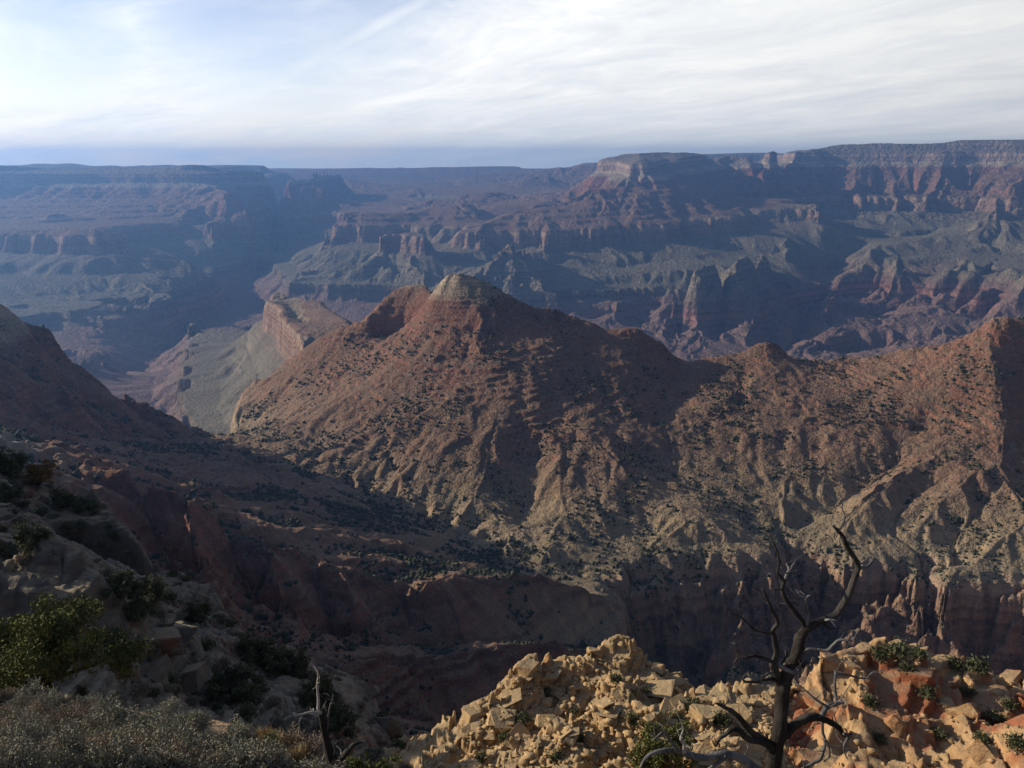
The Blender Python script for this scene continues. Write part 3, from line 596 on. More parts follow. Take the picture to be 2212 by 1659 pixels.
def solve_surface():
    acc = np.zeros((NRH, NTH)); cnt = np.zeros((NRH, NTH))
    names = []
    seeds = []
    for reg, pts in LINES:
        if reg not in names:
            names.append(reg)
        rid = names.index(reg)
        for (x0, y0, z0), (x1, y1, z1) in zip(pts[:-1], pts[1:]):
            t0, t1 = atan2(x0, y0), atan2(x1, y1)
            r0, r1 = math.log(math.hypot(x0, y0)), math.log(math.hypot(x1, y1))
            k = int(max(abs(t1 - t0), abs(r1 - r0)) / DG * 1.5) + 2
            f = np.linspace(0, 1, k)
            xx = x0 + (x1 - x0) * f; yy = y0 + (y1 - y0) * f; zz = z0 + (z1 - z0) * f
            ww = to_w(xx, yy, zz)
            ti = np.round((np.arctan2(xx, yy) - TH0) / DG).astype(int)
            ri = np.round((np.log(np.hypot(xx, yy)) - RH0) / DG).astype(int)
            ok = (ti >= 0) & (ti < NTH) & (ri >= 0) & (ri < NRH)
            np.add.at(acc, (ri[ok], ti[ok]), ww[ok]); np.add.at(cnt, (ri[ok], ti[ok]), 1)
            seeds.append(np.stack([ri[ok], ti[ok], np.full(ok.sum(), rid)], 1))
    fixed = cnt > 0
    val = np.where(fixed, acc / np.maximum(cnt, 1), 0.0)
    lev = [(val, fixed)]
    while min(lev[-1][0].shape) > 12:
        v, f = lev[-1]
        h, w = (v.shape[0] + 1) // 2 * 2, (v.shape[1] + 1) // 2 * 2
        vp = np.zeros((h, w)); fp = np.zeros((h, w))
        vp[:v.shape[0], :v.shape[1]] = v * f; fp[:v.shape[0], :v.shape[1]] = f
        s = vp.reshape(h // 2, 2, w // 2, 2).sum((1, 3)); c = fp.reshape(h // 2, 2, w // 2, 2).sum((1, 3))
        lev.append((np.where(c > 0, s / np.maximum(c, 1), 0.0), c > 0))
    u = None
    for li in range(len(lev) - 1, -1, -1):
        v, f = lev[li]
        if u is None:
            u = np.where(f, v, v[f].mean())
        else:
            u = np.repeat(np.repeat(u, 2, 0), 2, 1)[:v.shape[0], :v.shape[1]]
            u = np.where(f, v, u)
        n_it = 400 if li > 3 else (120 if li > 0 else 70)
        for it in range(n_it):
            p = np.pad(u, 1, mode='edge')
            a = (p[:-2, 1:-1] + p[2:, 1:-1] + p[1:-1, :-2] + p[1:-1, 2:]) * 0.25
            u = np.where(f, v, u + (a - u) * 0.95)
    # nearest line gives the name of the piece of land
    sd_ = np.concatenate(seeds)
    lab = np.full((NRH, NTH, 3), -1, np.int32)
    lab[sd_[:, 0], sd_[:, 1]] = sd_
    rr, tt = np.mgrid[0:NRH, 0:NTH]
    step = 256
    while step >= 1:
        for dr in (-step, 0, step):
            for dt in (-step, 0, step):
                if dr == 0 and dt == 0:
                    continue
                r2 = np.clip(rr + dr, 0, NRH - 1); t2 = np.clip(tt + dt, 0, NTH - 1)
                cand = lab[r2, t2]
                dc = np.where(cand[..., 2] >= 0, (cand[..., 0] - rr) ** 2 + (cand[..., 1] - tt) ** 2, 1 << 30)
                do = np.where(lab[..., 2] >= 0, (lab[..., 0] - rr) ** 2 + (lab[..., 1] - tt) ** 2, 1 << 30)
                lab = np.where((dc < do)[..., None], cand, lab)
        step //= 2
    return u, lab[..., 2], names

U0, LAB, REG = solve_surface()

def bil(grid, th, rh):
    a = np.clip((th - TH0) / DG, 0, NTH - 1.001); b = np.clip((rh - RH0) / DG, 0, NRH - 1.001)
    i = a.astype(np.int32); j = b.astype(np.int32)
    fa = (a - i).astype(np.float32); fb = (b - j).astype(np.float32)
    g = grid
    return (g[j, i] * (1 - fa) + g[j, i + 1] * fa) * (1 - fb) + (g[j + 1, i] * (1 - fa) + g[j + 1, i + 1] * fa) * fb

# ------------------------------------------------------------------ fine surface on a fan of rows and columns
def _steps(knots):
    out = [knots[0][0]]
    for (a, d), (b, _) in zip(knots[:-1], knots[1:]):
        n = max(2, int((b - a) / (d / Q)))
        out += list(np.linspace(a, b, n + 1)[1:])
    return np.array(out)
ROWS = _steps([(math.log(3.0), 0.012), (math.log(8.0), 0.0045), (math.log(30.0), 0.012), (math.log(48.0), 0.0017), (math.log(150.0), 0.02),
               (math.log(560.0), 0.0019), (math.log(1000.0), 0.0013), (math.log(2120.0), 0.0034), (math.log(3000.0), 0.0022),
               (math.log(13500.0), 0.005), (math.log(23800.0), 0.005)])
COLS = np.concatenate([np.linspace(TH0, RAD(-36), max(20, int(130 * Q)), endpoint=False),
                       np.linspace(RAD(-36), RAD(36), int(980 * Q)), np.linspace(RAD(36), TH1, max(6, int(26 * Q)) + 1)[1:]])
NR_, NC_ = len(ROWS), len(COLS)

def grad(w, x_th, x_rh, r):
    gr = np.gradient(w, x_rh, axis=0) / r
    gt = np.gradient(w, x_th, axis=1) / r
    return gr, gt

def smooth(w, n):
    for _ in range(n):
        p = np.pad(w, 1, mode='edge')
        w = (p[:-2, 1:-1] + p[2:, 1:-1] + p[1:-1, :-2] + p[1:-1, 2:] + 2 * w) / 6.0
    return w

def build_terrain():
    RHO, TH = np.meshgrid(ROWS, COLS, indexing='ij')
    R = np.exp(RHO).astype(np.float32)
    st, ct = np.sin(TH).astype(np.float32), np.cos(TH).astype(np.float32)
    x, y = R * st, R * ct
    # land forms wander a little, more where they are far from the viewer
    wob = np.clip(R * 0.010, 0.0, 40.0)
    wx = fbm(x, y, 1.0, 1, seed=1) * 0
    sc = np.maximum(R * 0.10, 1.0)
    scq = np.exp(np.floor(np.log(sc) / 0.7) * 0.7)
    U = smooth(U0, 2)
    w = bil(U, TH, RHO).astype(np.float32)
    lab = LAB[np.clip(np.round((RHO - RH0) / DG).astype(int), 0, NRH - 1), np.clip(np.round((TH - TH0) / DG).astype(int), 0, NTH - 1)]
    cell = R * 0.0016
    def slope_of(ww):
        gr, gt = grad(ww, COLS, ROWS, R)
        gx = gr * st + gt * ct; gy = gr * ct - gt * st
        m = np.sqrt(gx * gx + gy * gy) + 1e-6
        return -gx / m, -gy / m, m
    far = sstep(2600.0, 4200.0, R)
    mid = sstep(400.0, 620.0, R) * (1 - far)
    near = 1 - sstep(170.0, 330.0, R)
    # bays and headlands
    w += far * (fbm(x, y, 1100.0, 3, 0.5, 11) * 9.0)
    w += (mid) * fbm(x, y, 190.0, 3, 0.5, 21) * 7.0
    w += mid * sstep(-720, -640, w) * (1 - sstep(-585, -530, w)) * fbm(x, y, 230.0, 3, 0.5, 23) * 13.0
    # ribs and gullies, coarse to fine, each following the slope left by the last
    dep = np.zeros_like(w)
    bad = (lab == REG.index('badland_hills')).astype(np.float32)
    bad = smooth(bad, 6)
    mesa = smooth((lab == REG.index('cliffed_mesa')).astype(np.float32), 4)
    folds = smooth(np.isin(lab, [REG.index('valley'), REG.index('shadowed_ridge')]).astype(np.float32), 6)
    for wl, amp, seed in ((1100.0, 0.040, 31), (520.0, 0.050, 32), (250.0, 0.065, 33), (120.0, 0.080, 34), (58.0, 0.075, 35), (27.0, 0.065, 36)):
        vis = np.clip((wl / cell - 3.0) / 6.0, 0, 1)
        lim = np.clip(R / (wl * 7.0) - 0.25, 0, 1)
        k = vis * lim * (R > 350) * (1 - (0.62 - 0.5 * folds) * mid if wl > 100 else 1.0) * (1 - 0.6 * mid * sstep(-520, -470, w) * (1 - folds))
        if k.max() <= 0:
            continue
        if wl > 200:
            gx, gy, m = slope_of(smooth(w, 8))
        wpx = fbm(x, y, wl * 3.1, 2, .5, seed + 300) * wl * 0.55; wpy = fbm(x, y, wl * 3.1, 2, .5, seed + 330) * wl * 0.55
        gl = gully(x + wpx, y + wpy, gx.astype(np.float32), gy.astype(np.float32), np.float32(wl), seed, 1.3 if wl > 200 else 2.5)
        gl = far * (0.35 - np.abs(gl)) * 1.05 + (1 - far) * gl * 1.0 if seed in (32, 34) else gl * (1.0 + 0.2 * far)
        d = gl * amp * wl * np.clip(m * 1.5, 0.05 + 0.25 * bad, 1.0) * k * (1 + (0.25 if wl > 200 else -0.65) * bad) * (1.0 if wl > 200 else 1 - 0.3 * far) * (1 - 0.75 * mesa) * (1 + 0.15 * folds * mid * (wl < 300)) * (1 - 0.94 * far * sstep(-330, -215, w))
        w += d
        dep += d
    # the badlands are cut below the cliff forming beds
    w = np.where(bad > 0.25, np.minimum(w, np.float32(np.interp(-752.0, S_FAR, W_FAR))), w)
    # roughness
    rough = np.zeros_like(w)
    for wl, g, seed in ((64.0, 0.030, 41), (30.0, 0.045, 42), (14.0, 0.060, 43), (7.0, 0.085, 44), (3.5, 0.10, 45)):
        vis = np.clip((wl / cell - 1.6) / 3.0, 0, 1) * np.clip(R / (wl * 30.0) - 0.2, 0, 1)
        rough += gnoise(x / wl, y / wl, seed) * wl * g * vis
    w += rough * (R > 300) * (1 + 0.5 * mid - 0.45 * far - 0.35 * bad + 0.5 * folds * mid)
    # crags stand out of the butte's upper slopes
    crag = mid * sstep(-470, -380, w) * sstep(0.0, 0.5, fbm(x, y, 150.0, 2, 0.5, 71))
    w += crag * ((0.45 - np.abs(gnoise(x / 34, y / 34, 72))) * 9 + (0.45 - np.abs(gnoise(x / 13, y / 13, 73))) * 4)
    gx, gy, m = slope_of(smooth(w, 2))
    steep = sstep(0.30, 0.60, m)
    # near ground: broken ledges and stones
    nw = near
    if True:
        sel = slice(0, int(np.searchsorted(ROWS, math.log(420.0))))
        xs, ys, Rs = x[sel], y[sel], R[sel]
        rg = sstep(40.0, 52.0, Rs)
        lump = fbm(xs, ys, 14.0, 3, 0.55, 51) * 1.3 * rg + fbm(xs, ys, 3.0, 3, 0.6, 52) * (0.10 + 0.35 * rg) + fbm(xs, ys, 0.7, 2, 0.5, 53) * 0.05
        zb = w[sel] + lump * nw[sel]
        # rock breaks into tilted blocks with open joints between them
        def blocks(size, seed, tilt, lift, warp):
            px = xs / size + warp * gnoise(xs / size * 0.7, ys / size * 0.7, seed + 5); py = ys / size + warp * gnoise(xs / size * 0.7, ys / size * 0.7, seed + 6)
            ix = np.floor(px).astype(np.int32); iy = np.floor(py).astype(np.int32)
            d1 = np.full(px.shape, 9.0, np.float32); d2 = d1.copy(); bi = np.zeros(px.shape, np.float32); bx = bi.copy(); by = bi.copy(); bh = bi.copy()
            for dx in (-1, 0, 1):
                for dy in (-1, 0, 1):
                    hx = _h01(ix + dx, iy + dy, seed); hy = _h01(ix + dx, iy + dy, seed + 1)
                    ox = px - (ix + dx + hx); oy = py - (iy + dy + hy)
                    d = ox * ox + oy * oy
                    new = d < d1
                    d2 = np.where(new, d1, np.minimum(d2, d))
                    bx = np.where(new, ox, bx); by = np.where(new, oy, by); bh = np.where(new, _h01(ix + dx, iy + dy, seed + 2), bh); bi = np.where(new, _h01(ix + dx, iy + dy, seed + 3), bi)
                    d1 = np.where(new, d, d1)
            gap = np.sqrt(d2) - np.sqrt(d1)
            tx = (bh - 0.5) * 2 * tilt + 0.20; ty = (bi - 0.5) * 2 * tilt + 0.28
            return (bh + bi - 1.0) * lift + (bx * tx + by * ty) * size - np.exp(-(gap / 0.10) ** 2) * 0.10 * size
        ispale = (lab[sel] == REG.index('pale_outcrop')).astype(np.float32)
        isred = (lab[sel] == REG.index('red_outcrop')).astype(np.float32)
        isled = (lab[sel] == REG.index('ledge_slope')).astype(np.float32)
        patch = sstep(-0.25, 0.25, fbm(xs, ys, 16.0, 3, 0.5, 58))
        am = smooth(ispale * 1.0 + isred * 0.55 + isled * (0.15 + 0.6 * patch), 3) * nw[sel] * rg
        zb = zb + am * (blocks(5.2, 81, 0.22, 0.7, 0.25) + blocks(0.8, 101, 0.30, 0.06, 0.2))
        # the pale outcrop is a pile of thin beds dipping towards the left, broken along joints
        for cs_, th_, seed, ax_, ay_, k_ in ((2.6, 0.95, 111, 0.22, 0.10, 0.85), (1.2, 0.40, 121, 0.30, 0.16, 0.7)):
            cx_ = np.floor(xs / cs_ + 0.45 * gnoise(xs / cs_ / 1.7, ys / cs_ / 1.7, seed)).astype(np.int32)
            cy_ = np.floor(ys / cs_ * 0.8 + 0.45 * gnoise(xs / cs_ / 1.7, ys / cs_ / 1.7, seed + 1)).astype(np.int32)
            da_ = (_h01(cx_, cy_, seed + 2) - 0.5) * 0.34; dc_ = (_h01(cx_, cy_, seed + 3) - 0.5) * 0.34
            base_ = (ax_ + da_) * (xs - 5.0) + (ay_ + dc_) * (ys - 65.0)
            t_ = (zb - base_) / th_ + _h01(cx_, cy_, seed + 4)
            fl = np.floor(t_); fr = t_ - fl
            zs_ = (fl + sstep(0.0, 0.22, fr) - _h01(cx_, cy_, seed + 4)) * th_ + base_
            zb = zb + (zs_ - zb) * am * k_ * (ispale + 0.35 * isred)
        # beds stand out as ledges on the cliffs of the red outcrop and the ledge slope
        stp = 1.3 + 0.4 * gnoise(xs / 25, ys / 25, 54)
        ph = zb + 0.35 * gnoise(xs / 3.0, ys / 3.0, 59)
        q = ph / stp; fl = np.floor(q); fr = q - fl
        led = (fl + sstep(0.30, 0.62, fr)) * stp - (ph - zb)
        kk = rg * nw[sel] * smooth(isred * 0.7 + isled * 0.45, 3)
        w[sel] = zb + (led - zb) * kk
    z, s = from_w(x, y, w)
    # no cliff bed crosses the badlands
    kp = ~((S_FAR > -1009.0) & (S_FAR < -941.0))
    bm_ = smooth(bad, 4)
    s_soft = np.interp(w, W_FAR[kp], S_FAR[kp])
    z = z + bm_ * (s_soft - s); s = s + bm_ * (s_soft - s)
    # thin ledges in the red beds: tread and riser
    per = 10.0 + 2.0 * gnoise(x / 900, y / 900, 61)
    led_amt = 0.8 * sstep(-530, -490, s) * (1 - sstep(-275, -250, s)) * mid * sstep(0.22, 0.36, m) * sstep(-0.35, 0.2, fbm(x, y, 90.0, 4, 0.65, 63))
    sv = s + 7.0 * np.sin(s / 23.0) + 3.5 * np.sin(s / 8.3 + 1.0)
    qq = sv / per + 0.24 * gnoise(x / 26, y / 26, 62) + 0.35 * gnoise(x / 120, y / 120, 64)
    fl = np.floor(qq); fr = qq - fl
    z = z + ((fl + sstep(0.28, 0.60, fr)) - qq) * per * 0.8 * led_amt
    s = s + 0
    # the broad benches far off are floored with red beds
    s = np.where(R > 2740, np.interp(s, [-2000, -612, -606, -602, -450, -430, 1500], [-2000, -612, -606, -490, -440, -430, 1500]), s)
    return x, y, z.astype(np.float32), s.astype(np.float32), lab, dep, R, m.astype(np.float32)

TX, TY, TZ, TS, TL, TD, TR, TM = build_terrain()

def ground_z(px, py):
    """height of the land at a list of points"""
    px = np.atleast_1d(np.asarray(px, float)); py = np.atleast_1d(np.asarray(py, float))
    th = np.arctan2(px, py); rh = np.log(np.hypot(px, py))
    a = np.clip(np.interp(th, COLS, np.arange(NC_)), 0, NC_ - 1.001); b = np.clip(np.interp(rh, ROWS, np.arange(NR_)), 0, NR_ - 1.001)
    i = a.astype(int); j = b.astype(int); fa = a - i; fb = b - j
    return (TZ[j, i] * (1 - fa) + TZ[j, i + 1] * fa) * (1 - fb) + (TZ[j + 1, i] * (1 - fa) + TZ[j + 1, i + 1] * fa) * fb

def mesh_np(name, verts, faces, mat=None, smooth_=False):
    """verts (n,3), faces (m,k) -> mesh"""
    me = bpy.data.meshes.new(name)
    nv, (nf, k) = len(verts), faces.shape
    me.vertices.add(nv)
    me.vertices.foreach_set('co', np.ascontiguousarray(verts, np.float32).ravel())
    me.loops.add(nf * k)
    me.loops.foreach_set('vertex_index', np.ascontiguousarray(faces, np.int32).ravel())
    me.polygons.add(nf)
    me.polygons.foreach_set('loop_start', np.arange(0, nf * k, k, dtype=np.int32))
    me.polygons.foreach_set('loop_total', np.full(nf, k, np.int32)) if hasattr(me.polygons[0], 'loop_total') and False else None
    if smooth_:
        me.polygons.foreach_set('use_smooth', np.ones(nf, bool))
    me.update(calc_edges=True)
    if mat:
        me.materials.append(mat)
    return me

def obj(name, me, parent=None, **props):
    o = bpy.data.objects.new(name, me)
    C.objects.link(o)
    if parent is not None:
        o.parent = parent
    for k, v in props.items():
        o[k] = v
    return o
# ------------------------------------------------------------------ rock and soil
def new_mat(name):
    m = bpy.data.materials.new(name)
    m.use_nodes = True
    return m, NT(m.node_tree)

def rock_material(name, near=False):
    m, N = new_mat(name)
    pos = N.n('ShaderNodeNewGeometry')
    p = pos.outputs['Position']
    st = N.n('ShaderNodeAttribute', attribute_name='strata').outputs['Fac']
    dist = N.n('ShaderNodeAttribute', attribute_name='range').outputs['Fac']      # metres from the lookout: sets the grain that can be resolved
    nz = N.n('ShaderNodeSeparateXYZ', {0: pos.outputs['Normal']}).outputs[2]
    big = N.noise(p, 0.004, 4.0, 0.6)
    med = N.noise(p, 0.03, 4.0, 0.6)
    fine = N.noise(p, 0.22, 3.0, 0.65)
    # layer colours, from river level to rim
    sj = N.m('ADD', st, N.m('MULTIPLY', N.m('SUBTRACT', big, 0.5), 60.0))
    sj = N.m('ADD', sj, N.m('MULTIPLY', N.m('SUBTRACT', fine, 0.5), 14.0))
    f = N.m('DIVIDE', N.m('ADD', sj, 1300.0), 1400.0)
    def q(s): return (s + 1300.0) / 1400.0
    rock = N.ramp(f, [(q(-1300), (0.19, 0.11, 0.095)), (q(-1080), (0.235, 0.12, 0.095)), (q(-1010), (0.15, 0.11, 0.085)), (q(-965), (0.17, 0.13, 0.09)),
                      (q(-940), (0.19, 0.165, 0.115)), (q(-800), (0.185, 0.155, 0.105)), (q(-740), (0.20, 0.145, 0.10)), (q(-725), (0.23, 0.15, 0.105)),
                      (q(-650), (0.265, 0.162, 0.108)), (q(-592), (0.29, 0.21, 0.145)), (q(-570), (0.31, 0.225, 0.14)), (q(-545), (0.29, 0.19, 0.115)),
                      (q(-505), (0.20, 0.10, 0.065)), (q(-400), (0.195, 0.088, 0.056)), (q(-330), (0.185, 0.08, 0.052)), (q(-298), (0.21, 0.10, 0.065)), (q(-280), (0.34, 0.27, 0.19)),
                      (q(-240), (0.33, 0.265, 0.19)), (q(-225), (0.27, 0.20, 0.15)), (q(-140), (0.28, 0.205, 0.15)), (q(-110), (0.16, 0.13, 0.10)), (q(-80), (0.24, 0.18, 0.135)), (q(-4), (0.25, 0.19, 0.14)), (q(30), (0.08, 0.085, 0.055))])
    # thin beds show on steep faces
    sb = N.m('ADD', st, N.m('MULTIPLY', med, 5.0))
    bed = N.n('ShaderNodeTexNoise', {'Vector': N.n('ShaderNodeCombineXYZ', {2: sb}).outputs[0], 'Scale': 0.12, 'Detail': 4.0, 'Roughness': 0.7}).outputs['Fac']
    rock = N.mix(0.75, rock, N.ramp(bed, [(0.32, (0.50, 0.46, 0.44)), (0.5, (1, 1, 1)), (0.68, (1.5, 1.45, 1.38))]), 'MULTIPLY')
    bed2 = N.n('ShaderNodeTexNoise', {'Vector': N.n('ShaderNodeCombineXYZ', {2: st}).outputs[0], 'Scale': 0.034, 'Detail': 2.0, 'Roughness': 0.6}).outputs['Fac']
    rock = N.mix(0.8, rock, N.ramp(bed2, [(0.36, (0.55, 0.52, 0.52)), (0.5, (1, 1, 1)), (0.64, (1.4, 1.34, 1.28))]), 'MULTIPLY')
    # dark varnish running down the cliffs
    stv = N.n('ShaderNodeMapping', {'Vector': p, 'Scale': (0.055, 0.055, 0.006)}).outputs[0]
    streak = N.noise(stv, 1.0, 4.0, 0.65)
    rock = N.mix(N.ramp(nz, [(0.25, 0.9), (0.6, 0.2)]), rock, N.mix(1.0, rock, N.ramp(streak, [(0.36, (0.45, 0.43, 0.42)), (0.52, (1, 1, 1)), (0.68, (1.3, 1.25, 1.15))]), 'MULTIPLY'))
    # talus and soil on the gentler ground
    soil = N.ramp(f, [(q(-1300), (0.21, 0.125, 0.105)), (q(-1050), (0.225, 0.135, 0.11)), (q(-950), (0.165, 0.145, 0.10)), (q(-800), (0.165, 0.145, 0.10)), (q(-740), (0.18, 0.14, 0.10)),
                      (q(-590), (0.26, 0.20, 0.12)), (q(-560), (0.27, 0.195, 0.115)), (q(-515), (0.20, 0.118, 0.074)), (q(-305), (0.18, 0.085, 0.053)), (q(-286), (0.27, 0.215, 0.145)), (q(-245), (0.27, 0.22, 0.15)), (q(-225), (0.18, 0.135, 0.10)), (q(0), (0.15, 0.13, 0.09)), (q(20), (0.06, 0.068, 0.045))])
    soil = N.mix(N.ramp(med, [(0.35, 0.0), (0.7, 0.35)]), soil, (0.20, 0.17, 0.11))
    flat = N.ramp(N.m('ADD', nz, N.m('MULTIPLY', N.m('SUBTRACT', med, 0.5), 0.35)), [(0.55, 0.0), (0.80, 1.0)])
    col = N.mix(flat, rock, soil)
    # low scrub and broken stone: speckles of both, no finer than can be told apart at that distance
    gs = N.m('DIVIDE', 1.0, N.m('MAXIMUM', N.m('MULTIPLY', dist, 0.0032), 0.25))
    gq = N.m('POWER', 2.0, N.m('FLOOR', N.m('LOGARITHM', gs, 2.0)))
    spv = N.vm('SCALE', p, scale=gq).outputs[0]
    sp = N.noise(spv, 1.0, 3.0, 0.7)
    scrub = N.ramp(sp, [(0.52, 0.0), (0.60, 1.0)])
    scrub = N.m('MULTIPLY', scrub, N.ramp(nz, [(0.45, 0.05), (0.8, 0.75)]))
    scrub = N.m('MULTIPLY', scrub, N.ramp(med, [(0.3, 0.35), (0.65, 1.0)]))
    col = N.mix(scrub, col, (0.055, 0.06, 0.038))
    sp2 = N.n('ShaderNodeTexNoise', {'Vector': N.vm('ADD', spv, (31.0, 7.0, 3.0)).outputs[0], 'Scale': 1.6, 'Detail': 2.0, 'Roughness': 0.6}).outputs['Fac']
    col = N.mix(N.m('MULTIPLY', N.ramp(sp2, [(0.57, 0.0), (0.68, 1.0)]), 0.6), col, N.mix(0.5, rock, (0.48, 0.38, 0.27)))
    col = N.mix(0.8, col, N.ramp(big, [(0.3, (0.8, 0.78, 0.76)), (0.7, (1.18, 1.15, 1.12))]), 'MULTIPLY')
    hgt = N.m('ADD', N.m('MULTIPLY', sp, 0.6), N.m('MULTIPLY', sp2, 0.5))
    bd = N.m('DIVIDE', 1.1, gq)
    bump = N.n('ShaderNodeBump', {'Height': hgt, 'Strength': 0.85, 'Distance': bd})
    b = N.n('ShaderNodeBsdfPrincipled', {'Base Color': col, 'Roughness': 0.95, 'Normal': bump.outputs[0], 'Specular IOR Level': 0.1})
    N.n('ShaderNodeOutputMaterial', {'Surface': b.outputs[0]})
    return m

MAT_LAND = rock_material('canyon_rock')

def outcrop_material(name, cols, red=0.0):
    """weathered limestone: cols = light, mid, stain"""
    m, N = new_mat(name)
    g = N.n('ShaderNodeNewGeometry')
    p = g.outputs['Position']
    nz = N.n('ShaderNodeSeparateXYZ', {0: g.outputs['Normal']}).outputs[2]
    a = N.noise(p, 0.16, 4.0, 0.6); b_ = N.noise(p, 0.9, 5.0, 0.65); c_ = N.noise(p, 5.0, 4.0, 0.7)
    col = N.mix(N.ramp(b_, [(0.32, 0.0), (0.66, 1.0)]), cols[0], cols[1])
    col = N.mix(N.m('MULTIPLY', N.ramp(N.m('ADD', a, red), [(0.52, 0.0), (0.60, 1.0)]), 0.9), col, cols[2])
    bedv = N.n('ShaderNodeMapping', {'Vector': p, 'Scale': (0.25, 0.25, 3.2)}).outputs[0]
    bed = N.noise(bedv, 1.0, 4.0, 0.7)
    col = N.mix(0.7, col, N.ramp(bed, [(0.3, (0.62, 0.58, 0.54)), (0.55, (1, 1, 1)), (0.75, (1.2, 1.18, 1.12))]), 'MULTIPLY')
    soil = N.ramp(c_, [(0.35, (0.20, 0.16, 0.095)), (0.65, (0.34, 0.27, 0.16))])
    col = N.mix(N.m('MULTIPLY', N.ramp(N.m('ADD', nz, N.m('MULTIPLY', N.m('SUBTRACT', b_, 0.5), 0.8)), [(0.80, 0.0), (0.95, 1.0)]), 0.55), col, soil)
    h = N.m('ADD', N.m('MULTIPLY', b_, 0.7), N.m('ADD', N.m('MULTIPLY', c_, 0.16), N.m('MULTIPLY', bed, 0.35)))
    bump = N.n('ShaderNodeBump', {'Height': h, 'Strength': 0.9, 'Distance': 0.35})
    bs = N.n('ShaderNodeBsdfPrincipled', {'Base Color': col, 'Roughness': 0.9, 'Normal': bump.outputs[0], 'Specular IOR Level': 0.15})
    N.n('ShaderNodeOutputMaterial', {'Surface': bs.outputs[0]})
    return m

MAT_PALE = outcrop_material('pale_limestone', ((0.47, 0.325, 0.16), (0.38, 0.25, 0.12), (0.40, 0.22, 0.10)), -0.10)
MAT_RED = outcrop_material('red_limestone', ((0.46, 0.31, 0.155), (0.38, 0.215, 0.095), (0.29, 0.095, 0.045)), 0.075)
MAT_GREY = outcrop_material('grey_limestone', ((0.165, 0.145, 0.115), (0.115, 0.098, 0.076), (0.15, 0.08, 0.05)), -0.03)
MAT_SOIL = outcrop_material('brushy_soil', ((0.26, 0.19, 0.11), (0.18, 0.13, 0.08), (0.28, 0.15, 0.08)), -0.02)

# ------------------------------------------------------------------ the land as objects
LAND = {
    'brushy_slope': ('steep brushy soil slope falling away just below the lookout', MAT_SOIL),
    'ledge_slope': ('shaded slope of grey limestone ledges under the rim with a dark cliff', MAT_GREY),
    'pale_outcrop': ('sunlit tan limestone outcrop covered in broken slabs', MAT_PALE),
    'red_outcrop': ('sunlit cliffed outcrop streaked with rust red rock', MAT_RED),
    'valley': ('shaded scrub covered valley of low ridges at the foot of the red butte', MAT_LAND),
    'shade_rim': ('long high unseen rim shaped to throw the valley into shade', MAT_LAND),
    'shadowed_ridge': ('dark shaded ridge sloping down to a low saddle', MAT_LAND),
    'red_butte': ('tall red butte with a pale rubble cap and tan ribbed foot', MAT_LAND),
    'gorge': ('dark cliff walled gorge below the butte', MAT_LAND),
    'canyon_floor': ('hazy canyon floor of green terraces cut by an inner gorge', MAT_LAND),
    'cliffed_mesa': ('narrow mesa with a sunlit red cliff above a green slope', MAT_LAND),
    'shadowed_mesa': ('low hazy mesas in shade below the far rim', MAT_LAND),
    'hazy_plateau': ('long level blue rim on the horizon', MAT_LAND),
    'far_plateau': ('faintest flat blue plateau on the horizon', MAT_LAND),
    'far_butte': ('row of small blue peaks and buttes in the distance', MAT_LAND),
    'far_mesa': ('broad flat topped mesa with a pointed spur in front', MAT_LAND),
    'canyon_wall': ('long banded canyon wall under a high forested rim', MAT_LAND),
    'far_rim': ('strip of blue forested rim seen between mesa and wall', MAT_LAND),
    'bench_mesa': ('red stepped massif standing on a long straight cliff band', MAT_LAND),
    'stepped_mesa': ('grey brown stepped mesas and a small pyramid hill', MAT_LAND),
    'badland_hills': ('rolling red and grey badland hills with sharp ridges', MAT_LAND),
    'cliffed_platform': ('pale flat platform edged by a low cliff under a butte', MAT_LAND),
}
def make_land():
    idx = np.arange(NR_ * NC_).reshape(NR_, NC_)
    f = np.stack([idx[:-1, :-1], idx[:-1, 1:], idx[1:, 1:], idx[1:, :-1]], -1).reshape(-1, 4)[:, ::-1]
    fl = TL[:-1, :-1].reshape(-1)
    co = np.stack([TX, TY, TZ], -1).reshape(-1, 3)
    s = TS.reshape(-1); rg = TR.reshape(-1)
    for i, name in enumerate(REG):
        ff = f[fl == i]
        if not len(ff):
            continue
        used, inv_ = np.unique(ff, return_inverse=True)
        label, mat = LAND[name]
        me = mesh_np(name, co[used], inv_.reshape(-1, 4), mat, name not in ('pale_outcrop', 'red_outcrop', 'ledge_slope', 'red_butte', 'gorge', 'valley', 'shadowed_ridge'))
        for an, arr in (('strata', s), ('range', rg)):
            at = me.attributes.new(an, 'FLOAT', 'POINT')
            at.data.foreach_set('value', np.ascontiguousarray(arr[used], np.float32))
        obj(name, me, kind='structure', label=label, category='terrain')
make_land()

# ------------------------------------------------------------------ the air
def make_haze():
    x0, x1, y0, y1, z0, z1 = -24500.0, 24500.0, -3000.0, 24500.0, -1500.0, 322.0
    v = np.array([(x, y, z) for z in (z0, z1) for y in (y0, y1) for x in (x0, x1)])
    fc = np.array([(0, 2, 3, 1), (4, 5, 7, 6), (0, 1, 5, 4), (2, 6, 7, 3), (0, 4, 6, 2), (1, 3, 7, 5)])
    m, N = new_mat('air')
    pv_ = N.n('ShaderNodeVolumePrincipled')
    pv_.inputs['Color'].default_value = (0.24, 0.49, 0.98, 1)
    pv_.inputs['Density'].default_value = 6.0e-5
    pv_.inputs['Anisotropy'].default_value = 0.68
    N.n('ShaderNodeOutputMaterial', {'Volume': pv_.outputs[0]})
    me = mesh_np('haze', v, fc, m)
    obj('haze', me, kind='stuff', label='thin blue haze filling the whole canyon', category='haze')
make_haze()
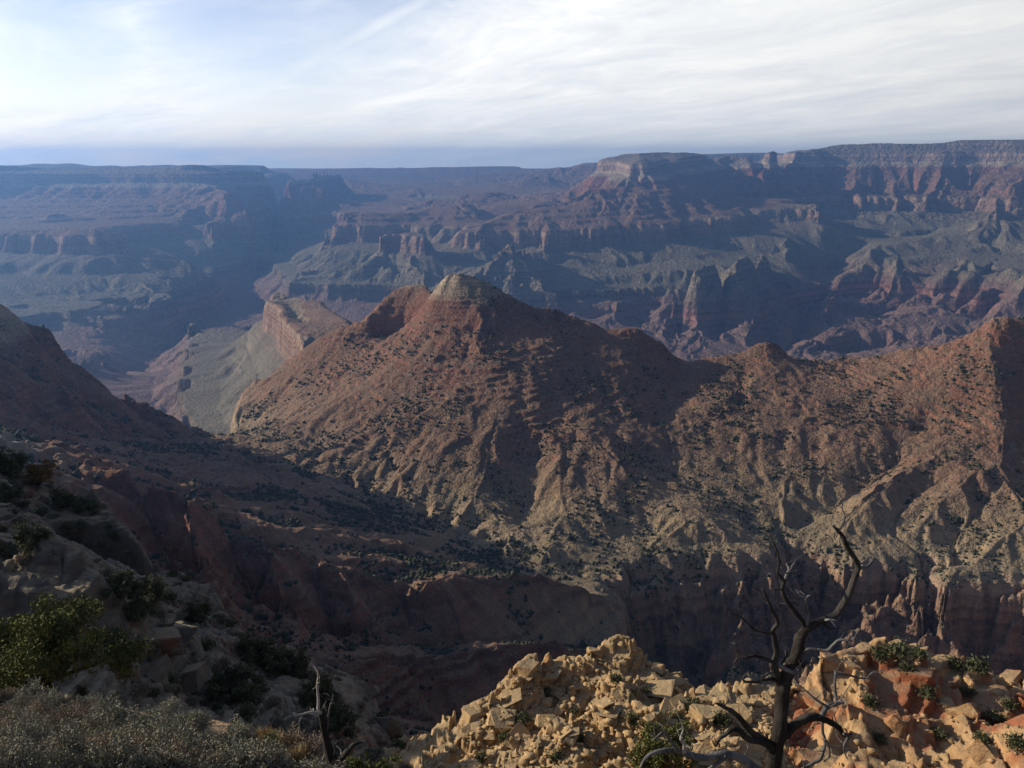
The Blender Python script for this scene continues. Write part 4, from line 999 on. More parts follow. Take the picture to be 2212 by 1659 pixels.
# ------------------------------------------------------------------ helpers for things standing on the land
rng = np.random.default_rng(7)
random.seed(7)

def hit(u, v, ymin=4.0, ymax=2600.0):
    """where the line of sight through a point of the view meets the land"""
    ys_ = np.exp(np.linspace(math.log(ymin), math.log(ymax), 3000))
    ax, _, az = P(u, v, 1.0)
    zz = az * ys_
    g = ground_z(ax * ys_, ys_)
    below = np.nonzero(zz <= g)[0]
    if not len(below):
        return hit(u, v + 8, ymin, ymax) if v < 1670 else None
    i = below[0]
    if i == 0:
        return (ax * ys_[0], ys_[0], float(g[0]))
    a, b = ys_[i - 1], ys_[i]
    da, db = zz[i - 1] - g[i - 1], zz[i] - g[i]
    t = da / (da - db + 1e-9)
    yy = a + (b - a) * t
    return (ax * yy, yy, float(ground_z(ax * yy, yy)[0]))

def plain_mat(name, c1, c2, scale=3.0, rough=0.9, c3=None, trans=0.0):
    m, N = new_mat(name)
    p = N.n('ShaderNodeNewGeometry').outputs['Position']
    f = N.noise(p, scale, 3.0, 0.6)
    stops = [(0.32, c1), (0.66, c2)] if c3 is None else [(0.30, c1), (0.5, c2), (0.70, c3)]
    col = N.ramp(f, stops)
    b = N.n('ShaderNodeBsdfPrincipled', {'Base Color': col, 'Roughness': rough, 'Specular IOR Level': 0.15})
    N.n('ShaderNodeOutputMaterial', {'Surface': b.outputs[0]})
    return m

M_JUN = plain_mat('juniper_green', (0.05, 0.06, 0.02), (0.095, 0.105, 0.03), 1.4, c3=(0.15, 0.15, 0.04))
M_JUND = plain_mat('juniper_dark', (0.055, 0.062, 0.030), (0.11, 0.115, 0.055), 1.0)
M_SAGE = plain_mat('sage_grey', (0.15, 0.15, 0.10), (0.24, 0.235, 0.165), 2.0, c3=(0.21, 0.17, 0.12))
M_SAGEB = plain_mat('sage_brown', (0.19, 0.15, 0.105), (0.28, 0.23, 0.16), 2.0)
M_GRASS = plain_mat('dry_grass', (0.30, 0.22, 0.11), (0.42, 0.32, 0.17), 2.0)
M_TEA = plain_mat('broom_green', (0.07, 0.075, 0.02), (0.13, 0.125, 0.03), 2.0)
M_YEL = plain_mat('dry_yellow_leaves', (0.14, 0.085, 0.03), (0.26, 0.16, 0.055), 1.5)
M_DOT = plain_mat('scrub_dark', (0.032, 0.038, 0.022), (0.060, 0.065, 0.036), 0.05)

def wood_mat(name, c1, c2, c3):
    m, N = new_mat(name)
    p = N.n('ShaderNodeTexCoord').outputs['Object']
    fib = N.noise(N.n('ShaderNodeMapping', {'Vector': p, 'Scale': (22.0, 22.0, 2.2)}).outputs[0], 1.0, 4.0, 0.65, 0.6)
    big = N.noise(p, 1.6, 3.0, 0.6)
    col = N.mix(N.ramp(fib, [(0.35, 0.0), (0.62, 1.0)]), c1, c2)
    col = N.mix(N.m('MULTIPLY', N.ramp(big, [(0.5, 0.0), (0.62, 1.0)]), 0.8), col, c3)
    bump = N.n('ShaderNodeBump', {'Height': fib, 'Strength': 0.9, 'Distance': 0.03})
    b = N.n('ShaderNodeBsdfPrincipled', {'Base Color': col, 'Roughness': 0.85, 'Normal': bump.outputs[0], 'Specular IOR Level': 0.2})
    N.n('ShaderNodeOutputMaterial', {'Surface': b.outputs[0]})
    return m
M_BARK = wood_mat('dark_dead_bark', (0.013, 0.011, 0.009), (0.034, 0.028, 0.022), (0.062, 0.055, 0.046))
M_GREYW = wood_mat('grey_weathered_wood', (0.055, 0.052, 0.05), (0.145, 0.138, 0.13), (0.24, 0.225, 0.205))
M_PALEW = wood_mat('bleached_wood', (0.28, 0.25, 0.22), (0.46, 0.43, 0.38), (0.36, 0.32, 0.27))

def tube(path, radii, sides=10, rough=0.10, seed=0, res=4):
    """bent tapering limb along a path"""
    p = np.array(path, float); r = np.array(radii, float)
    n = len(p)
    if n < 2:
        raise ValueError
    q, rr = [], []
    for i in range(n - 1):
        p0 = p[max(i - 1, 0)]; p1 = p[i]; p2 = p[i + 1]; p3 = p[min(i + 2, n - 1)]
        for k in range(res):
            t = k / res
            q.append(0.5 * ((2 * p1) + (p2 - p0) * t + (2 * p0 - 5 * p1 + 4 * p2 - p3) * t * t + (3 * p1 - p0 - 3 * p2 + p3) * t ** 3))
            rr.append(r[i] + (r[i + 1] - r[i]) * t)
    q.append(p[-1]); rr.append(r[-1])
    q = np.array(q); rr = np.array(rr)
    rg_ = np.random.default_rng(seed)
    T = np.gradient(q, axis=0); T /= np.linalg.norm(T, axis=1)[:, None] + 1e-9
    up = np.array([0.31, 0.87, 0.37])
    N1 = np.cross(T, up); N1 /= np.linalg.norm(N1, axis=1)[:, None] + 1e-9
    N2 = np.cross(T, N1)
    ang = np.linspace(0, 2 * pi, sides, endpoint=False)
    flute = 1 + rough * np.cos(ang * 3 + rg_.uniform(0, 6)) + rough * 0.7 * np.cos(ang * 5 + rg_.uniform(0, 6))
    tw = np.linspace(0, rg_.uniform(-2, 2), len(q))
    V = []
    for i in range(len(q)):
        a = ang + tw[i]
        k = rr[i] * flute * (1 + rg_.normal(0, rough * 0.5, sides))
        V.append(q[i] + (np.cos(a) * k)[:, None] * N1[i] + (np.sin(a) * k)[:, None] * N2[i])
    V = np.concatenate(V + [q[:1], q[-1:] + T[-1:] * rr[-1] * 0.6])
    m = len(q); F = []
    for i in range(m - 1):
        for k in range(sides):
            a = i * sides + k; b = i * sides + (k + 1) % sides
            F.append((a, b, b + sides, a + sides))
    c0 = m * sides; c1 = c0 + 1
    for k in range(0, sides, 2):
        F.append((c0, (k + 2) % sides, (k + 1) % sides, k))
        e = (m - 1) * sides
        F.append((c1, e + k, e + (k + 1) % sides, e + (k + 2) % sides))
    return V, np.array(F)

def join(parts):
    V, F, o = [], [], 0
    for v, f in parts:
        V.append(v); F.append(f + o); o += len(v)
    return np.concatenate(V), np.concatenate(F)

def thing(name, label, cat, loc=(0, 0, 0), rotz=0.0, group=None, scale=1.0):
    o = bpy.data.objects.new(name, None)
    o.empty_display_size = 0.3
    C.objects.link(o)
    o.location = loc; o.rotation_euler = (0, 0, rotz); o.scale = (scale,) * 3
    o['label'] = label; o['category'] = cat
    if group:
        o['group'] = group
    return o

def tufts(centres, size, seed, flat=0.5, updir=0.4):
    """many small leaf sprays: one four-cornered blade at each centre"""
    r_ = np.random.default_rng(seed)
    n = len(centres)
    a = r_.normal(0, 1, (n, 3)); a[:, 2] += updir; a /= np.linalg.norm(a, axis=1)[:, None]
    b = np.cross(a, r_.normal(0, 1, (n, 3))); b /= np.linalg.norm(b, axis=1)[:, None]
    s = size * r_.uniform(0.55, 1.35, n)[:, None]
    c = np.asarray(centres)
    V = np.stack([c - a * s, c + b * s * flat, c + a * s, c - b * s * flat * 0.8], 1).reshape(-1, 3)
    F = np.arange(4 * n).reshape(n, 4)
    return V, F

def tree_meshes(seed, h=4.0, wdt=4.4, n=9000, lsize=0.10):
    """a bushy juniper or pinyon: (trunk and limbs, crown)"""
    r_ = np.random.default_rng(seed)
    parts, clumps = [], []
    fork = np.array([r_.normal(0, .1), r_.normal(0, .1), h * 0.16])
    parts.append(tube([(0, 0, -0.5), (r_.normal(0, .05), r_.normal(0, .05), h * .06), tuple(fork)], [h * .05, h * .043, h * .036], 9, .14, seed))
    nl = 15
    for i in range(nl):
        a = i * 2.399 + r_.normal(0, .3)
        elv = r_.uniform(0.05, 1.35)
        ln = h * (0.5 + 0.28 * r_.random()) * (0.75 + 0.25 * sin(elv))
        e = np.array([cos(a) * cos(elv) * wdt / h, sin(a) * cos(elv) * wdt / h, sin(elv)]) * ln
        e = e + fork
        mid_ = fork + (e - fork) * 0.5 + r_.normal(0, .06 * h, 3)
        parts.append(tube([tuple(fork), tuple(mid_), tuple(e)], [h * .022, h * .014, h * .005], 6, .1, seed + i))
        for t in (0.55, 0.8, 1.0):
            c = fork + (e - fork) * t + r_.normal(0, .05 * h, 3)
            for k in range(3):
                clumps.append((c + r_.normal(0, .10 * h, 3), h * r_.uniform(.075, .15)))
    cs = []
    per = int(n / len(clumps)) + 1
    for c, rad in clumps:
        d = r_.normal(0, 1, (per, 3)); d /= np.linalg.norm(d, axis=1)[:, None]
        cs.append(c + d * rad * (r_.random((per, 1)) ** 0.45) * np.array([1.15, 1.15, 0.85]))
    cs = np.concatenate(cs)
    cs = cs[cs[:, 2] > 0.02 * h]
    return join(parts), tufts(cs, lsize, seed + 5)

def shrub_mesh(seed, rad=0.55, h=0.7, n=650, blade=0.012, leafy=0.5, upright=0.3):
    """twiggy dome of a shrub: thin stems fanning from the base with leaf sprays along them"""
    r_ = np.random.default_rng(seed)
    V, F, o = [], [], 0
    d = r_.normal(0, 1, (n, 3)); d[:, 2] = np.abs(d[:, 2]) * (0.55 + upright) + 0.05
    d /= np.linalg.norm(d, axis=1)[:, None]
    lobes = 1 + 0.22 * np.cos(np.arctan2(d[:, 1], d[:, 0]) * 3 + r_.uniform(0, 6)) + 0.15 * np.cos(np.arctan2(d[:, 1], d[:, 0]) * 5 + r_.uniform(0, 6))
    end = d * np.array([rad, rad, h]) * (lobes * r_.uniform(0.72, 1.08, n))[:, None]
    start = end * r_.uniform(0.05, 0.62, (n, 1)) + r_.normal(0, .04, (n, 3)) * rad
    start[:, 2] = np.maximum(start[:, 2], -0.05)
    bend = (start + end) / 2 + r_.normal(0, .05, (n, 3)) * rad
    side = np.cross(end - start, r_.normal(0, 1, (n, 3))); side /= np.linalg.norm(side, axis=1)[:, None] + 1e-9
    b = blade * r_.uniform(.6, 1.4, (n, 1))
    Vs = np.stack([start - side * b, start + side * b, bend + side * b * .9, bend - side * b * .9, end], 1).reshape(-1, 3)
    base = np.arange(n)[:, None] * 5
    Fq = np.concatenate([base + np.array([[0, 1, 2, 3]]), base + np.array([[3, 2, 4, 4]])])
    Fq[n:, 3] = Fq[n:, 2]
    tri = Fq[n:, :3]
    q = Fq[:n]
    # pad the tip triangle as a thin quad (its last corner a hair beside the tip)
    tips = Vs.reshape(n, 5, 3)[:, 4] + side * b * .25
    Vall = np.concatenate([Vs, tips]); ti = np.arange(n) + len(Vs)
    q2 = np.stack([tri[:, 0], tri[:, 1], tri[:, 2], ti], 1)
    parts = [(Vall, np.concatenate([q, q2]))]
    nl = int(n * leafy * 3)
    if nl:
        k = r_.integers(0, n, nl); t = r_.uniform(0.7, 1.03, (nl, 1))
        c = start[k] + (end[k] - start[k]) * t + r_.normal(0, .02, (nl, 3)) * rad * 2
        parts.append(tufts(c, blade * 2.6, seed + 3, 0.55))
    return join(parts)

def rock_pts(seed, n=22, sx=1.0, sy=0.7, sz=0.25):
    r_ = np.random.default_rng(seed)
    p = r_.uniform(-1, 1, (n, 3))
    p = np.sign(p) * np.abs(p) ** 0.32
    return p * np.array([sx, sy, sz]) * r_.uniform(.75, 1.0, (n, 1))

import bmesh
def rock_mesh(name, seed, mat, sx=1.0, sy=0.7, sz=0.25, n=22, bev=0.05, soft=False):
    bm = bmesh.new()
    for q in rock_pts(seed, n, sx, sy, sz):
        bm.verts.new(q)
    r = bmesh.ops.convex_hull(bm, input=bm.verts)
    bmesh.ops.delete(bm, geom=[v for v in bm.verts if not v.link_faces], context='VERTS')
    bmesh.ops.dissolve_limit(bm, angle_limit=0.20, verts=bm.verts, edges=bm.edges)
    bmesh.ops.bevel(bm, geom=list(bm.edges), offset=bev * min(sx, sy, sz * 2), segments=2 if soft else 1, affect='EDGES', clamp_overlap=True)
    bmesh.ops.triangulate(bm, faces=bm.faces)
    if soft:
        bmesh.ops.subdivide_edges(bm, edges=bm.edges, cuts=1, use_grid_fill=True)
        pts = np.array([v.co[:] for v in bm.verts])
        nn = fbm(pts[:, 0] * 3 + pts[:, 2] * 2.1 + seed, pts[:, 1] * 3 - pts[:, 2] * 1.3, 2.0, 3, .55, seed)
        for v, k in zip(bm.verts, nn):
            v.co *= 1 + 0.10 * float(k)
    me = bpy.data.meshes.new(name)
    bm.to_mesh(me); bm.free()
    me.materials.append(mat)
    return me

# ------------------------------------------------------------------ the two dead trees
def limb_tree(name, label, Y0, conv, limbs, base_uv):
    bx, by, bz = P(*base_uv, Y0)
    t = thing(name, label, 'dead tree', (bx, by, bz))
    for i, (part, mat, y_end, pts) in enumerate(limbs):
        path, rad = [], []
        n = len(pts)
        y_start = y_end[0] if isinstance(y_end, tuple) else 0.0
        y_fin = y_end[1] if isinstance(y_end, tuple) else y_end
        for k, (px_, py_, w_) in enumerate(pts):
            u, v, ws = conv(px_, py_, w_)
            f = k / max(1, n - 1)
            Y = Y0 + y_start + (y_fin - y_start) * f
            q = P(u, v, Y)
            path.append((q[0] - bx, q[1] - by, q[2] - bz))
            rad.append(ws / FPX * math.hypot(Y, q[2]) * (0.40 if w_ < 60 else 0.37))
        V, F = tube(path, rad, 12 if rad[0] > 0.08 else 8, 0.13 if rad[0] > 0.05 else 0.08, 100 + i, 5)
        pieces = [(V, F)]
        # broken twig ends along the thinner limbs
        rt = np.random.default_rng(900 + i)
        if n >= 4 and rad[0] < 0.2:
            for j in range(int(rt.integers(2, 6))):
                k = int(rt.integers(1, n)); b0 = np.array(path[k]); ln = rt.uniform(.08, .42)
                d = rt.normal(0, 1, 3); d[2] = abs(d[2]) * .8; d /= np.linalg.norm(d)
                r0 = min(rad[k] * .5, .014)
                pieces.append(tube([tuple(b0), tuple(b0 + d * ln * .5 + rt.normal(0, .03, 3)), tuple(b0 + d * ln + rt.normal(0, .05, 3))], [r0, r0 * .7, r0 * .25], 5, .05, j, 2))
        V, F = join(pieces)
        obj(part, mesh_np(part, V, F, mat, True), t)
    return t

cv = lambda x, y, w: (1371.5 + x * .3717, 1042.4 + y * .3717, w * .3717)
B_, G_, PL = M_BARK, M_GREYW, M_PALEW
limbs = [
    ('trunk', B_, 0.0, [(790, 1800, 135), (798, 1700, 115), (805, 1640, 104), (818, 1550, 100), (838, 1450, 94), (852, 1350, 92), (858, 1250, 96), (862, 1180, 108), (885, 1115, 96), (925, 1030, 78), (950, 955, 72), (962, 900, 74), (988, 858, 70), (1040, 825, 60), (1100, 798, 50), (1165, 768, 45), (1212, 705, 45), (1247, 640, 44), (1268, 580, 42), (1292, 515, 40), (1298, 488, 36), (1275, 440, 34), (1247, 400, 34), (1226, 360, 30), (1206, 312, 28), (1180, 280, 26), (1150, 250, 16)]),
    ('branch', B_, (0.0, -.25), [(855, 1190, 70), (828, 1120, 64), (806, 1060, 54), (822, 990, 40), (812, 905, 38), (800, 860, 32), (828, 822, 30), (820, 780, 27), (796, 745, 25), (780, 700, 22), (756, 655, 19), (742, 620, 12)]),
    ('branch', B_, (0.0, .2), [(998, 850, 36), (965, 795, 37), (912, 730, 34), (872, 670, 34), (855, 620, 30), (866, 580, 28), (850, 550, 24), (829, 528, 21), (836, 488, 18), (836, 440, 16), (822, 390, 14), (800, 340, 13), (785, 300, 7)]),
    ('branch', G_, (.12, .3), [(864, 590, 20), (884, 535, 26), (896, 503, 20), (878, 470, 6)]),
    ('branch', G_, (0.0, -.1), [(1000, 830, 30), (1006, 765, 26), (994, 702, 26), (1002, 664, 20), (1026, 656, 6)]),
    ('branch', B_, (-.05, -.12), [(1080, 808, 30), (1118, 838, 20), (1140, 850, 13), (1162, 846, 4)]),
    ('branch', PL, (-.05, -.10), [(1105, 800, 18), (1135, 796, 12), (1172, 803, 4)]),
    ('branch', PL, (-.05, -.10), [(1140, 805, 12), (1155, 822, 9), (1168, 848, 4)]),
    ('branch', G_, (0.0, .2), [(1296, 495, 32), (1345, 490, 22), (1374, 464, 20), (1388, 428, 9)]),
    ('branch', G_, (0.0, .1), [(1305, 478, 18), (1345, 450, 14), (1376, 430, 7)]),
    ('branch', G_, 0.0, [(1182, 282, 18), (1212, 232, 15), (1219, 190, 10), (1204, 150, 9), (1208, 112, 4)]),
    ('branch', PL, 0.0, [(1190, 290, 14), (1165, 262, 16), (1148, 240, 8)]),
    ('branch', B_, 0.0, [(1225, 385, 20), (1238, 362, 16), (1240, 345, 8)]),
    ('branch', G_, (0.0, -.5), [(955, 1040, 28), (976, 992, 27), (1010, 963, 24), (1062, 971, 22), (1118, 975, 20), (1150, 946, 20), (1186, 916, 18), (1240, 916, 16), (1274, 910, 14), (1290, 876, 12), (1312, 850, 5)]),
    ('branch', B_, -.2, [(918, 980, 10), (945, 1010, 20), (965, 1050, 22), (984, 1068, 20), (991, 1036, 12)]),
    ('branch', B_, (-.1, -.5), [(806, 1045, 32), (745, 1016, 23), (690, 1008, 20), (640, 1020, 18), (600, 1022, 17), (578, 1050, 14)]),
    ('branch', B_, -.5, [(606, 1022, 15), (608, 990, 11), (588, 972, 5)]),
    ('branch', B_, (0.0, -.4), [(830, 1150, 34), (790, 1140, 26), (740, 1150, 22), (682, 1158, 20), (636, 1155, 15), (628, 1136, 12), (648, 1112, 10), (653, 1094, 5)]),
    ('branch', G_, (0.0, -.3), [(820, 1125, 32), (785, 1108, 24), (758, 1118, 10)]),
    ('branch', G_, (0.0, -.15), [(820, 1050, 42), (880, 1085, 36), (945, 1106, 34), (965, 1090, 20)]),
    ('branch', B_, -.2, [(845, 1060, 20), (880, 1012, 15), (886, 966, 6)]),
    ('branch', B_, (-.15, -.6), [(800, 878, 19), (742, 870, 15), (690, 850, 14), (650, 812, 12), (620, 786, 10), (580, 765, 9), (543, 757, 4)]),
    ('branch', G_, -.5, [(634, 795, 7), (632, 765, 3)]),
    ('branch', B_, (0.0, .3), [(850, 1480, 80), (915, 1415, 64), (980, 1376, 58), (1040, 1360, 52), (1092, 1371, 42), (1150, 1400, 38), (1190, 1430, 34), (1212, 1466, 26), (1262, 1460, 8)]),
    ('branch', G_, (.15, .4), [(1080, 1372, 40), (1106, 1318, 38), (1140, 1292, 34), (1180, 1285, 28), (1212, 1279, 10)]),
    ('branch', G_, (.3, .5), [(1172, 1290, 24), (1166, 1230, 23), (1160, 1180, 22), (1166, 1112, 18), (1160, 1092, 8)]),
    ('branch', G_, (.4, .7), [(1163, 1112, 16), (1230, 1115, 15), (1300, 1135, 14), (1350, 1135, 12), (1380, 1105, 11), (1442, 1089, 4)]),
    ('branch', G_, (.2, .4), [(1112, 1300, 20), (1050, 1260, 15), (1000, 1215, 12), (960, 1180, 10), (918, 1158, 5)]),
    ('branch', G_, (.15, .1), [(1090, 1385, 20), (1092, 1450, 21), (1106, 1500, 21), (1096, 1560, 20), (1075, 1610, 22), (1030, 1632, 23), (970, 1668, 22)]),
    ('branch', G_, .1, [(1108, 1490, 12), (1128, 1540, 13), (1130, 1590, 13), (1098, 1622, 9)]),
    ('branch', G_, .3, [(1215, 1460, 22), (1240, 1476, 22), (1220, 1520, 19), (1215, 1560, 13), (1237, 1608, 4)]),
    ('branch', B_, (0.0, -.4), [(815, 1560, 84), (765, 1512, 60), (702, 1470, 50), (656, 1425, 42), (620, 1380, 38), (570, 1332, 32), (510, 1300, 23), (468, 1280, 10)]),
    ('branch', B_, (-.1, -.6), [(775, 1515, 52), (712, 1500, 45), (650, 1490, 42), (602, 1442, 38), (560, 1440, 32), (520, 1470, 26), (490, 1492, 22), (470, 1530, 15), (448, 1498, 5)]),
    ('branch', G_, (0.0, -.7), [(790, 1760, 80), (740, 1700, 68), (690, 1659, 62), (620, 1610, 58), (540, 1582, 55), (462, 1590, 48), (390, 1600, 46), (310, 1582, 45), (240, 1556, 40), (160, 1560, 30), (90, 1580, 26), (50, 1622, 19), (28, 1665, 10)]),
    ('branch', G_, (-.5, -.7), [(255, 1560, 30), (206, 1502, 24), (170, 1452, 20), (132, 1474, 14), (104, 1502, 6)]),
    ('branch', PL, (-.5, -.5), [(285, 1570, 28), (286, 1522, 20), (266, 1490, 17), (282, 1436, 6)]),
    ('branch', G_, (-.3, -.4), [(530, 1590, 36), (482, 1630, 26), (425, 1668, 16)]),
    ('branch', G_, -.6, [(125, 1480, 10), (112, 1440, 9), (118, 1396, 4)]),
]
limb_tree('dead_tree', 'tall twisted dead tree with bare dark limbs in front of the sunlit outcrops', 12.0, cv, limbs, (1664, 1712))

cv2 = lambda x, y, w: (493.7 + x * .2063, 1316.6 + y * .2063, w * .2063)
limbs2 = [
    ('trunk', B_, 0.0, [(1140, 1900, 260), (1110, 1700, 190), (1070, 1560, 130), (1030, 1400, 100), (1005, 1280, 92), (985, 1180, 86), (970, 1095, 78), (962, 1065, 50)]),
    ('branch', PL, 0.0, [(960, 1100, 46), (940, 1050, 40), (942, 960, 36), (932, 850, 28), (926, 765, 21), (940, 712, 8)]),
    ('branch', PL, (-.05, -.3), [(975, 1085, 40), (880, 1076, 34), (800, 1090, 26), (732, 1105, 24), (684, 1084, 8)]),
    ('branch', PL, -.1, [(880, 1070, 20), (862, 1050, 14), (855, 1022, 5)]),
    ('branch', G_, .1, [(1020, 1330, 30), (1042, 1190, 26), (1050, 1090, 24), (1070, 990, 21), (1090, 940, 15), (1091, 876, 6)]),
    ('branch', G_, .1, [(1075, 985, 14), (1100, 985, 11), (1112, 965, 5)]),
    ('branch', B_, (0.0, .3), [(1100, 1690, 130), (1190, 1560, 84), (1250, 1480, 70), (1320, 1412, 50), (1395, 1388, 18)]),
    ('branch', PL, .05, [(1080, 1540, 22), (1110, 1480, 14), (1080, 1400, 8), (1092, 1370, 4)]),
    ('branch', PL, .1, [(1160, 1560, 20), (1180, 1480, 14), (1130, 1430, 6)]),
]
limb_tree('dead_snag', 'short broken dead snag with a bleached forked top among the brush', 14.0, cv2, limbs2, (722, 1680))
# ------------------------------------------------------------------ junipers and pinyons
TREES = {}
def tree_kind(key, seed, h, wdt, n, ls, mat):
    (tv, tf), (cvv, cf) = tree_meshes(seed, h, wdt, n, ls)
    TREES[key] = (mesh_np('trunk', tv, tf, M_BARK, True), mesh_np('crown', cvv, cf, mat))
tree_kind('big', 11, 4.3, 5.6, 42000, 0.07, M_JUN)
tree_kind('dark1', 12, 3.2, 2.8, 8000, 0.12, M_JUND)
tree_kind('dark2', 13, 2.6, 3.4, 8000, 0.12, M_JUND)
tree_kind('yellow', 14, 3.0, 2.6, 4500, 0.11, M_YEL)
tree_kind('lush', 15, 2.2, 2.6, 4000, 0.09, M_JUN)
def put_tree(kind, u, v, label, scale=1.0, rz=0.0, name='juniper_tree', group=None, Y=None, drop=0.15):
    h = hit(u, v) if Y is None else (lambda q: (q[0], q[1], float(ground_z(q[0], q[1])[0])))(P(u, v, Y))
    if h is None:
        return
    t = thing(name, label, 'tree', (h[0], h[1], h[2] - drop), rz, group, scale)
    tm, cm = TREES[kind]
    obj('trunk', tm, t); obj('crown', cm, t)
    return t
bx_, by_, bz_ = P(105, 1500, 33.0)
t = thing('juniper_tree', 'large olive green juniper in front of the overhanging ledge', 'tree', (bx_, by_, bz_ - 0.2), 0.6, None, 1.12)
obj('trunk', TREES['big'][0], t); obj('crown', TREES['big'][1], t)
put_tree('yellow', 85, 1052, 'yellow leaved tree on the high ledge above the cliff', 1.5, 0.3, 'pinyon_tree')
put_tree('dark1', 22, 1030, 'dark juniper on the high ledge beside the yellow tree', 1.35, 1.0)
put_tree('dark2', 12, 1085, 'broad dark juniper below the yellow tree on the high ledge', 1.1, 2.0)
put_tree('dark1', 70, 1188, 'dark juniper rooted behind the flat grey slab', 0.8, 0.5)
put_tree('dark2', 10, 1200, 'low dark juniper at the back edge of the flat grey slab', 0.6, 2.6)
put_tree('dark2', 180, 1108, 'rounded dark juniper on the brink of the red stained cliff', 0.9, 2.2)
put_tree('dark1', 135, 1095, 'small dark juniper set back from the cliff brink', 0.9, 0.2)
put_tree('dark2', 262, 1292, 'dark juniper at the foot of the red stained cliff', 0.9, 1.2)
put_tree('dark1', 330, 1300, 'dark juniper on the rubble right below the ledge cliff', 0.8, 2.9)
put_tree('dark2', 300, 1340, 'dark bush juniper between the slab and the boulders', 0.8, 4.0)
put_tree('dark1', 425, 1345, 'upright dark juniper on the crest of the shaded slope', 0.9, 0.9)
put_tree('dark1', 545, 1425, 'first dark juniper of the clump down the shaded slope', 1.0, 0.3)
put_tree('dark2', 590, 1455, 'widest dark juniper of the clump down the shaded slope', 1.05, 1.7)
put_tree('dark1', 640, 1460, 'tall dark juniper at the end of the clump on the shaded slope', 1.0, 3.0)
put_tree('dark1', 690, 1530, 'slim dark juniper behind the bleached snag', 1.1, 4.0)
put_tree('dark2', 735, 1570, 'dark juniper hanging over the shaded gully', 0.9, 5.0)
put_tree('dark2', 500, 1500, 'dark juniper in the middle of the shaded slope', 1.1, 0.0)
put_tree('lush', 1440, 1640, 'green juniper bush behind the dead tree on the pale outcrop', 1.35, 0.0)
put_tree('lush', 1395, 1655, 'green bush next to the grey lowest limb of the dead tree', 1.0, 1.0)
put_tree('lush', 800, 1652, 'yellow green bush to one side of the broken snag', 0.42, 0.0, 'bush', None, 15.5)
put_tree('lush', 915, 1668, 'bright green bush beneath the pale outcrop', 0.36, 2.0, 'bush', None, 17)

# ------------------------------------------------------------------ brush near the lookout
SHR = {}
for k, (seed, rad, h, n, bl, lf, up, mat) in {
        'sage1': (21, .50, .55, 420, .009, 3.2, .35, M_SAGE), 'sage2': (22, .62, .50, 480, .009, 3.0, .25, M_SAGE), 'sage3': (23, .42, .58, 380, .009, 3.2, .5, M_SAGE),
        'brown1': (24, .48, .50, 520, .008, 1.2, .35, M_SAGEB), 'brown2': (25, .55, .52, 520, .008, 1.0, .5, M_SAGEB),
        'grass': (26, .30, .45, 420, .006, 0, .9, M_GRASS), 'tea': (27, .34, .60, 500, .008, .4, 1.1, M_TEA), 'darks': (28, .62, .66, 700, .012, 3.0, .4, M_JUND)}.items():
    V, F = shrub_mesh(seed, rad, h, n, bl, lf, up)
    SHR[k] = mesh_np('shrub', V, F, mat)
def put_shrub(kind, p, s, name, label, cat, group, rz):
    o = bpy.data.objects.new(name, SHR[kind])
    C.objects.link(o)
    o.location = (p[0], p[1], p[2] - 0.04); o.rotation_euler = (random.uniform(-.12, .12), random.uniform(-.12, .12), rz); o.scale = (s * random.uniform(.9, 1.1), s * random.uniform(.9, 1.1), s * random.uniform(.85, 1.15))
    o['label'] = label; o['category'] = cat
    if group:
        o['group'] = group
KINDS_ = {'sage1': ('sagebrush', 'rounded grey green sagebrush on the brushy slope', 'grey sagebrush on the near slope'),
          'sage2': ('sagebrush', 'rounded grey green sagebrush on the brushy slope', 'grey sagebrush on the near slope'),
          'sage3': ('sagebrush', 'rounded grey green sagebrush on the brushy slope', 'grey sagebrush on the near slope'),
          'brown1': ('blackbrush', 'twiggy brown leafless shrub among the sagebrush', 'brown shrubs on the near slope'),
          'brown2': ('blackbrush', 'twiggy brown leafless shrub among the sagebrush', 'brown shrubs on the near slope'),
          'grass': ('grass_tuft', 'pale straw coloured grass tuft on bare soil near the snag', 'straw grass tufts'),
          'tea': ('broom_shrub', 'upright yellow green broom shrub among the sagebrush', 'yellow green broom shrubs')}
r2 = np.random.default_rng(5)
cells = []
for u in np.arange(-40, 700, 36.0):
    for v in np.arange(1508, 1690, 25.0):
        uu = u + r2.uniform(-15, 15); vv = v + r2.uniform(-10, 10)
        edge = np.interp(uu, [0, 150, 300, 500, 600, 700, 740], [1506, 1520, 1548, 1572, 1602, 1655, 1690])
        if vv < edge:
            continue
        if 440 < uu < 560 and 1555 < vv < 1600 or 540 < uu < 680 and 1600 < vv < 1680 and r2.random() < 0.6:
            continue
        if r2.random() < 0.12:
            continue
        cells.append((uu, vv))
for uu, vv in cells:
    h = hit(uu, vv, 4, 40)
    if h is None:
        continue
    k = r2.choice(['sage1', 'sage2', 'sage3', 'brown1', 'brown2', 'tea'], p=[.24, .24, .16, .17, .13, .06])
    nm, lb, gp = KINDS_[k]
    put_shrub(k, h, float(r2.uniform(.6, 1.05)), nm, lb, 'shrub', gp, float(r2.uniform(0, 6.28)))
for uu, vv in ((575, 1598), (592, 1605), (608, 1612), (625, 1618), (560, 1590), (640, 1650), (655, 1640), (600, 1640)):
    h = hit(uu, vv, 4, 40)
    if h:
        put_shrub('grass', h, float(r2.uniform(.7, 1.1)), *KINDS_['grass'][:2], 'grass', KINDS_['grass'][2], float(r2.uniform(0, 6)))
h = hit(560, 1652, 4, 40)
put_shrub('darks', h, 0.8, 'dark_bush', 'near black rounded bush beside the straw grass', 'shrub', None, 0.0)
h = hit(240, 1598, 4, 40)
